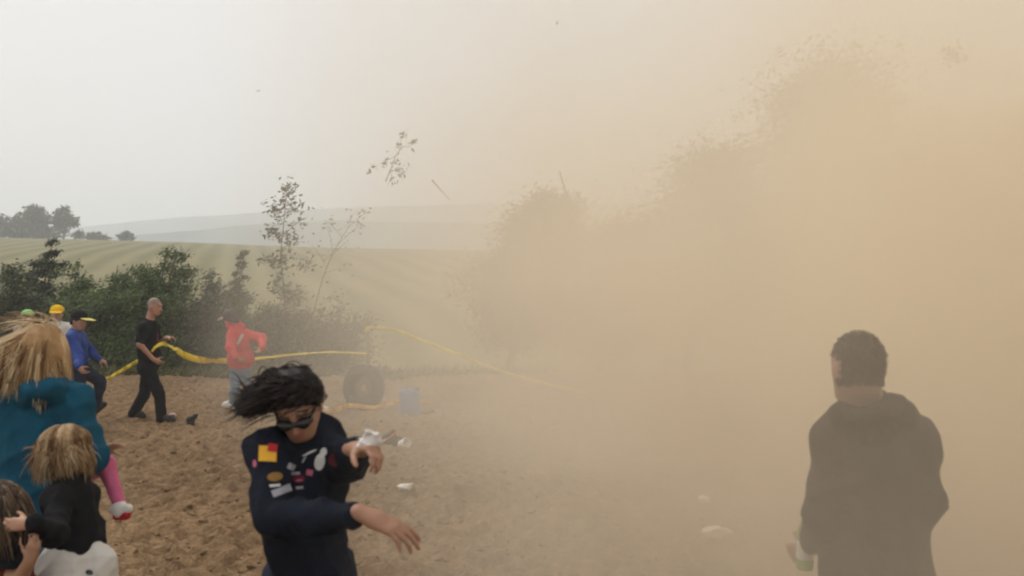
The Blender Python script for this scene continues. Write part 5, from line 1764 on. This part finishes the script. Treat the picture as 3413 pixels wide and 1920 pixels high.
# blue-grey canister
def canister():
    b = on_ground(1365, 13.0)
    rt = empty('canister', b); tag(rt, 'blue-grey plastic canister standing in the dust beside the tyre', 'canister')
    s = Sdf()
    for x in (-0.10, 0.10):
        s.cap(b + [x, -0.03, 0.05], b + [x, -0.03, 0.36], 0.05, 0.05, 0.03); s.cap(b + [x, 0.05, 0.05], b + [x, 0.05, 0.36], 0.05, 0.05, 0.03)
    s.ell(b + [0, 0.01, 0.2], (0.145, 0.085, 0.20), None, 0.04)
    v, f = s.mesh(0.012)
    mesh_obj('canister_body', v, f, M_CAN, rt)
    v, f = tube(np.array([b + [-0.06, 0, 0.40], b + [-0.04, 0, 0.455], b + [0.05, 0, 0.455], b + [0.07, 0, 0.40]]), [0.014] * 4, 6)
    mesh_obj('handle', v, f, M_CAN, rt)
    v, f = lathe([(0, 0.40), (0.028, 0.40), (0.028, 0.445), (0, 0.445)], 12)
    mesh_obj('lid', v + b + [0.115, 0, -0.01], f, M_NYL, rt)
    b2 = on_ground(1420, 13.1)
    s = Sdf(); s.ell(b2 + [0, 0, 0.04], (0.14, 0.1, 0.06), None, 0.03); s.ell(b2 + [0.06, 0, 0.06], (0.08, 0.07, 0.06), None, 0.03); s.cut(b2, (0, 0, -1))
    v, f = s.mesh(0.012, 0.01, 5, 0.08)
    o = mesh_obj('stone', v, f, mat_plain('brown_stone', (0.12, 0.09, 0.06), rough=0.95, var=0.35), origin=b2)
    tag(o, 'low dark stone in the dust just right of the canister', 'stone')


canister()


def crumple(name, label, cat, loc, r, mat, seed, flat=0.6, group=None, amp=0.35, long=(1, 1, 1)):
    rng = np.random.default_rng(seed)
    bm = bmesh.new(); bmesh.ops.create_icosphere(bm, subdivisions=3, radius=1.0)
    dirs = rng.normal(size=(14, 3)); dirs /= np.linalg.norm(dirs, axis=1)[:, None]
    offs = rng.uniform(0.55, 0.95, 14)
    vs = []
    for q in bm.verts:
        p = np.array(q.co[:])
        for dd, o in zip(dirs, offs):                 # facets and dents
            t = p @ dd
            if t > o: p = p - dd * (t - o) * (1.0 + amp)
        vs.append(p * (1 + 0.05 * rng.normal()) * np.array(long))
    vs = np.array(vs); vs[:, 2] *= flat
    f = [tuple(q.index for q in fc.verts) for fc in bm.faces]; bm.free()
    vs = vs * r
    vs[:, 2] -= vs[:, 2].min() + 0.008
    o = mesh_obj(name, vs + np.asarray(loc), np.array(f), mat, origin=loc, smooth=False)
    return tag(o, label, cat, group)


G_L = 'white litter on the dirt'
crumple('crumpled_paper', 'bright crumpled white paper lying on the dirt right of the running woman', 'litter', on_ground(1350, 7.75), 0.075, M_PAPER, 3, 0.75, G_L, long=(1.15, 0.9, 0.9))
crumple('crumpled_paper', 'faint crumpled white paper in the dust left of the man in grey', 'litter', on_ground(2385, 6.4), 0.11, M_PAPER, 4, 0.6, G_L, long=(1.2, 0.9, 0.8))
crumple('crumpled_paper', 'small white scrap in the dust farther behind the faint crumpled paper', 'litter', on_ground(2345, 7.6), 0.06, M_PAPER, 5, 0.7, G_L)
crumple('plastic_bag', 'pale plastic bag on the dirt behind the shoulder of the running woman', 'bag', on_ground(1062, 12.6), 0.14, M_BAGW, 6, 0.95, None, amp=0.5)
crumple('plastic_bag', 'small pinkish wrapper on the dirt by the front foot of the man in black', 'litter', on_ground(572, 12.7), 0.07, mat_plain('pink_wrapper', (0.5, 0.36, 0.36), rough=0.5), 7, 0.5)

# white paper cup lying beside the dark bag
b = on_ground(1346, 10.15, 0.05)
rt = empty('white_cup', b); tag(rt, 'white cup lying on the dirt beside the small dark bag', 'cup', None)
v, f = lathe([(0, 0), (0.042, 0), (0.046, 0.004), (0.058, 0.115), (0.061, 0.118), (0.057, 0.116), (0.043, 0.01), (0, 0.01)])
mesh_obj('cup_wall', orient(v, (0.75, -0.6, 0.35), b + np.array([-0.04, 0.02, 0.0])), f, M_PAPER, rt)
v, f = lathe([(0.060, 0.112), (0.064, 0.114), (0.064, 0.120), (0.060, 0.122)])
mesh_obj('cup_rim', orient(v, (0.75, -0.6, 0.35), b + np.array([-0.04, 0.02, 0.0])), f, M_PAPER, rt)


# small dark bag with silver and orange trim
def shoulder_bag():
    b = on_ground(1290, 10.25)
    rt = empty('shoulder_bag', b); tag(rt, 'small dark bag with silver and orange trim lying on the dirt', 'bag')
    ex, ez = _n(np.array([0.82, 0.1, 0.5])), _n(np.array([-0.5, -0.1, 0.82])); ey = np.cross(ez, ex)
    A = np.array([ex, ey, ez])
    def q(x, y, z): return b + np.array([0, 0, 0.10]) + x * ex + y * ey + z * ez
    s = Sdf()
    s.ell(q(0, 0, -0.02), (0.13, 0.07, 0.075), A, 0.02); s.cap(q(-0.08, 0, -0.05), q(0.05, 0, -0.06), 0.055, 0.05, 0.03)
    v, f = s.mesh(0.009, 0.004, 3, 0.06)
    bag = mesh_obj('bag_body', v, f, M_NYL, rt)
    s = Sdf(); s.cap(q(-0.05, -0.01, 0.055), q(0.12, -0.01, 0.06), 0.022, 0.016, 0.02); s.ell(q(0.04, 0, 0.055), (0.10, 0.065, 0.02), A, 0.02)
    v, f = s.mesh(0.008)
    mesh_obj('flap', v, f, M_BAGK, rt)
    s = Sdf(); s.cap(q(-0.10, -0.06, 0.02), q(0.0, -0.065, 0.03), 0.016, 0.012, 0.01)
    v, f = s.mesh(0.007)
    mesh_obj('trim', v, f, M_SILV, bag)
    s = Sdf(); s.cap(q(0.0, -0.06, 0.022), q(0.13, -0.04, 0.03), 0.013, 0.012, 0.01); s.cap(q(-0.06, -0.05, -0.06), q(0.02, -0.055, -0.07), 0.016, 0.014, 0.01)
    v, f = s.mesh(0.007)
    mesh_obj('trim', v, f, M_ORG, bag)
    v, f = tube(bez(q(0.08, -0.02, 0.02), q(0.16, -0.05, -0.03), q(0.2, -0.1, -0.16), b + np.array([0.16, -0.12, 0.02]), 10), [0.008] * 10, 5)
    mesh_obj('strap', v, f, M_NYL, rt)


shoulder_bag()


# black plastic bag snagged on the dirt, its end flapping up
def black_bag():
    b = on_ground(638, 11.75)
    s = Sdf()
    s.chain([b + [0, 0, 0.0], b + [-0.01, 0, 0.09], b + [0.0, 0.01, 0.16]], [0.055, 0.05, 0.04], 0.03)
    s.chain([b + [0.0, 0.01, 0.15], b + [0.045, 0.0, 0.20], b + [0.10, -0.01, 0.245]], [0.036, 0.03, 0.010], 0.025)
    s.ell(b + [-0.02, 0.0, 0.15], (0.05, 0.03, 0.05), None, 0.03)
    v, f = s.mesh(0.008, 0.008, 7, 0.05)
    tag(mesh_obj('plastic_bag', v, f, M_BAGK, origin=b), 'black plastic bag snagged on the dirt with one end flapping up', 'bag')


black_bag()


# torn-off branches flying through the air
def flying_branch(label, path_px, d, n, seed, size=0.08, r=0.012, cl=0.09, sway=None):
    rng = np.random.default_rng(seed)
    path = np.array([P(u, v, d + 0.15 * i) for i, (u, v) in enumerate(path_px)])
    rt = empty('flying_branch', path[0]); tag(rt, label, 'branch', 'torn branches in the air')
    wood = [tube(path, np.linspace(r, r * 0.35, len(path)), 5)]
    pts = []
    for k in range(9):
        a = path[rng.integers(0, len(path))]
        e = a + rng.normal(size=3) * np.array([0.16, 0.12, 0.16]) * (cl / 0.09)
        wood.append(tube(np.array([a, (a + e) / 2 + rng.normal(size=3) * 0.02, e]), [r * 0.5, r * 0.4, r * 0.2], 4))
        if n: pts.append(e + rng.normal(size=(n // 9, 3)) * cl * 0.6)
    v, f = join(wood if n else wood[:1])
    mesh_obj('twig', v, f, M_BARK, rt)
    if n:
        v, f, c = leaves(np.concatenate(pts), size, np.array([0.6, 0, 0.3]), rng, spread=0.9, slim=0.5, c0=(0.05, 0.05, 0.02), c1=(0.12, 0.12, 0.05), pale=0.05)
        mesh_obj('foliage', v, f, M_LEAF, rt, cols=c, smooth=False)


flying_branch('leafy torn branch flying in the pale sky above the young tree', [(1285, 605), (1300, 570), (1318, 520), (1340, 490)], 15.5, 90, 61, 0.085)
flying_branch('bare slanting twig flying left of the bent tree', [(1440, 600), (1470, 635), (1500, 668)], 17.0, 0, 62, r=0.016)
flying_branch('tiny dark twig high in the clear sky at the left', [(857, 303), (869, 301)], 16.0, 0, 63, r=0.008, cl=0.02)
flying_branch('small torn sprig flying high at the upper right in the dust', [(3165, 205), (3185, 180)], 16.0, 90, 64, 0.08)
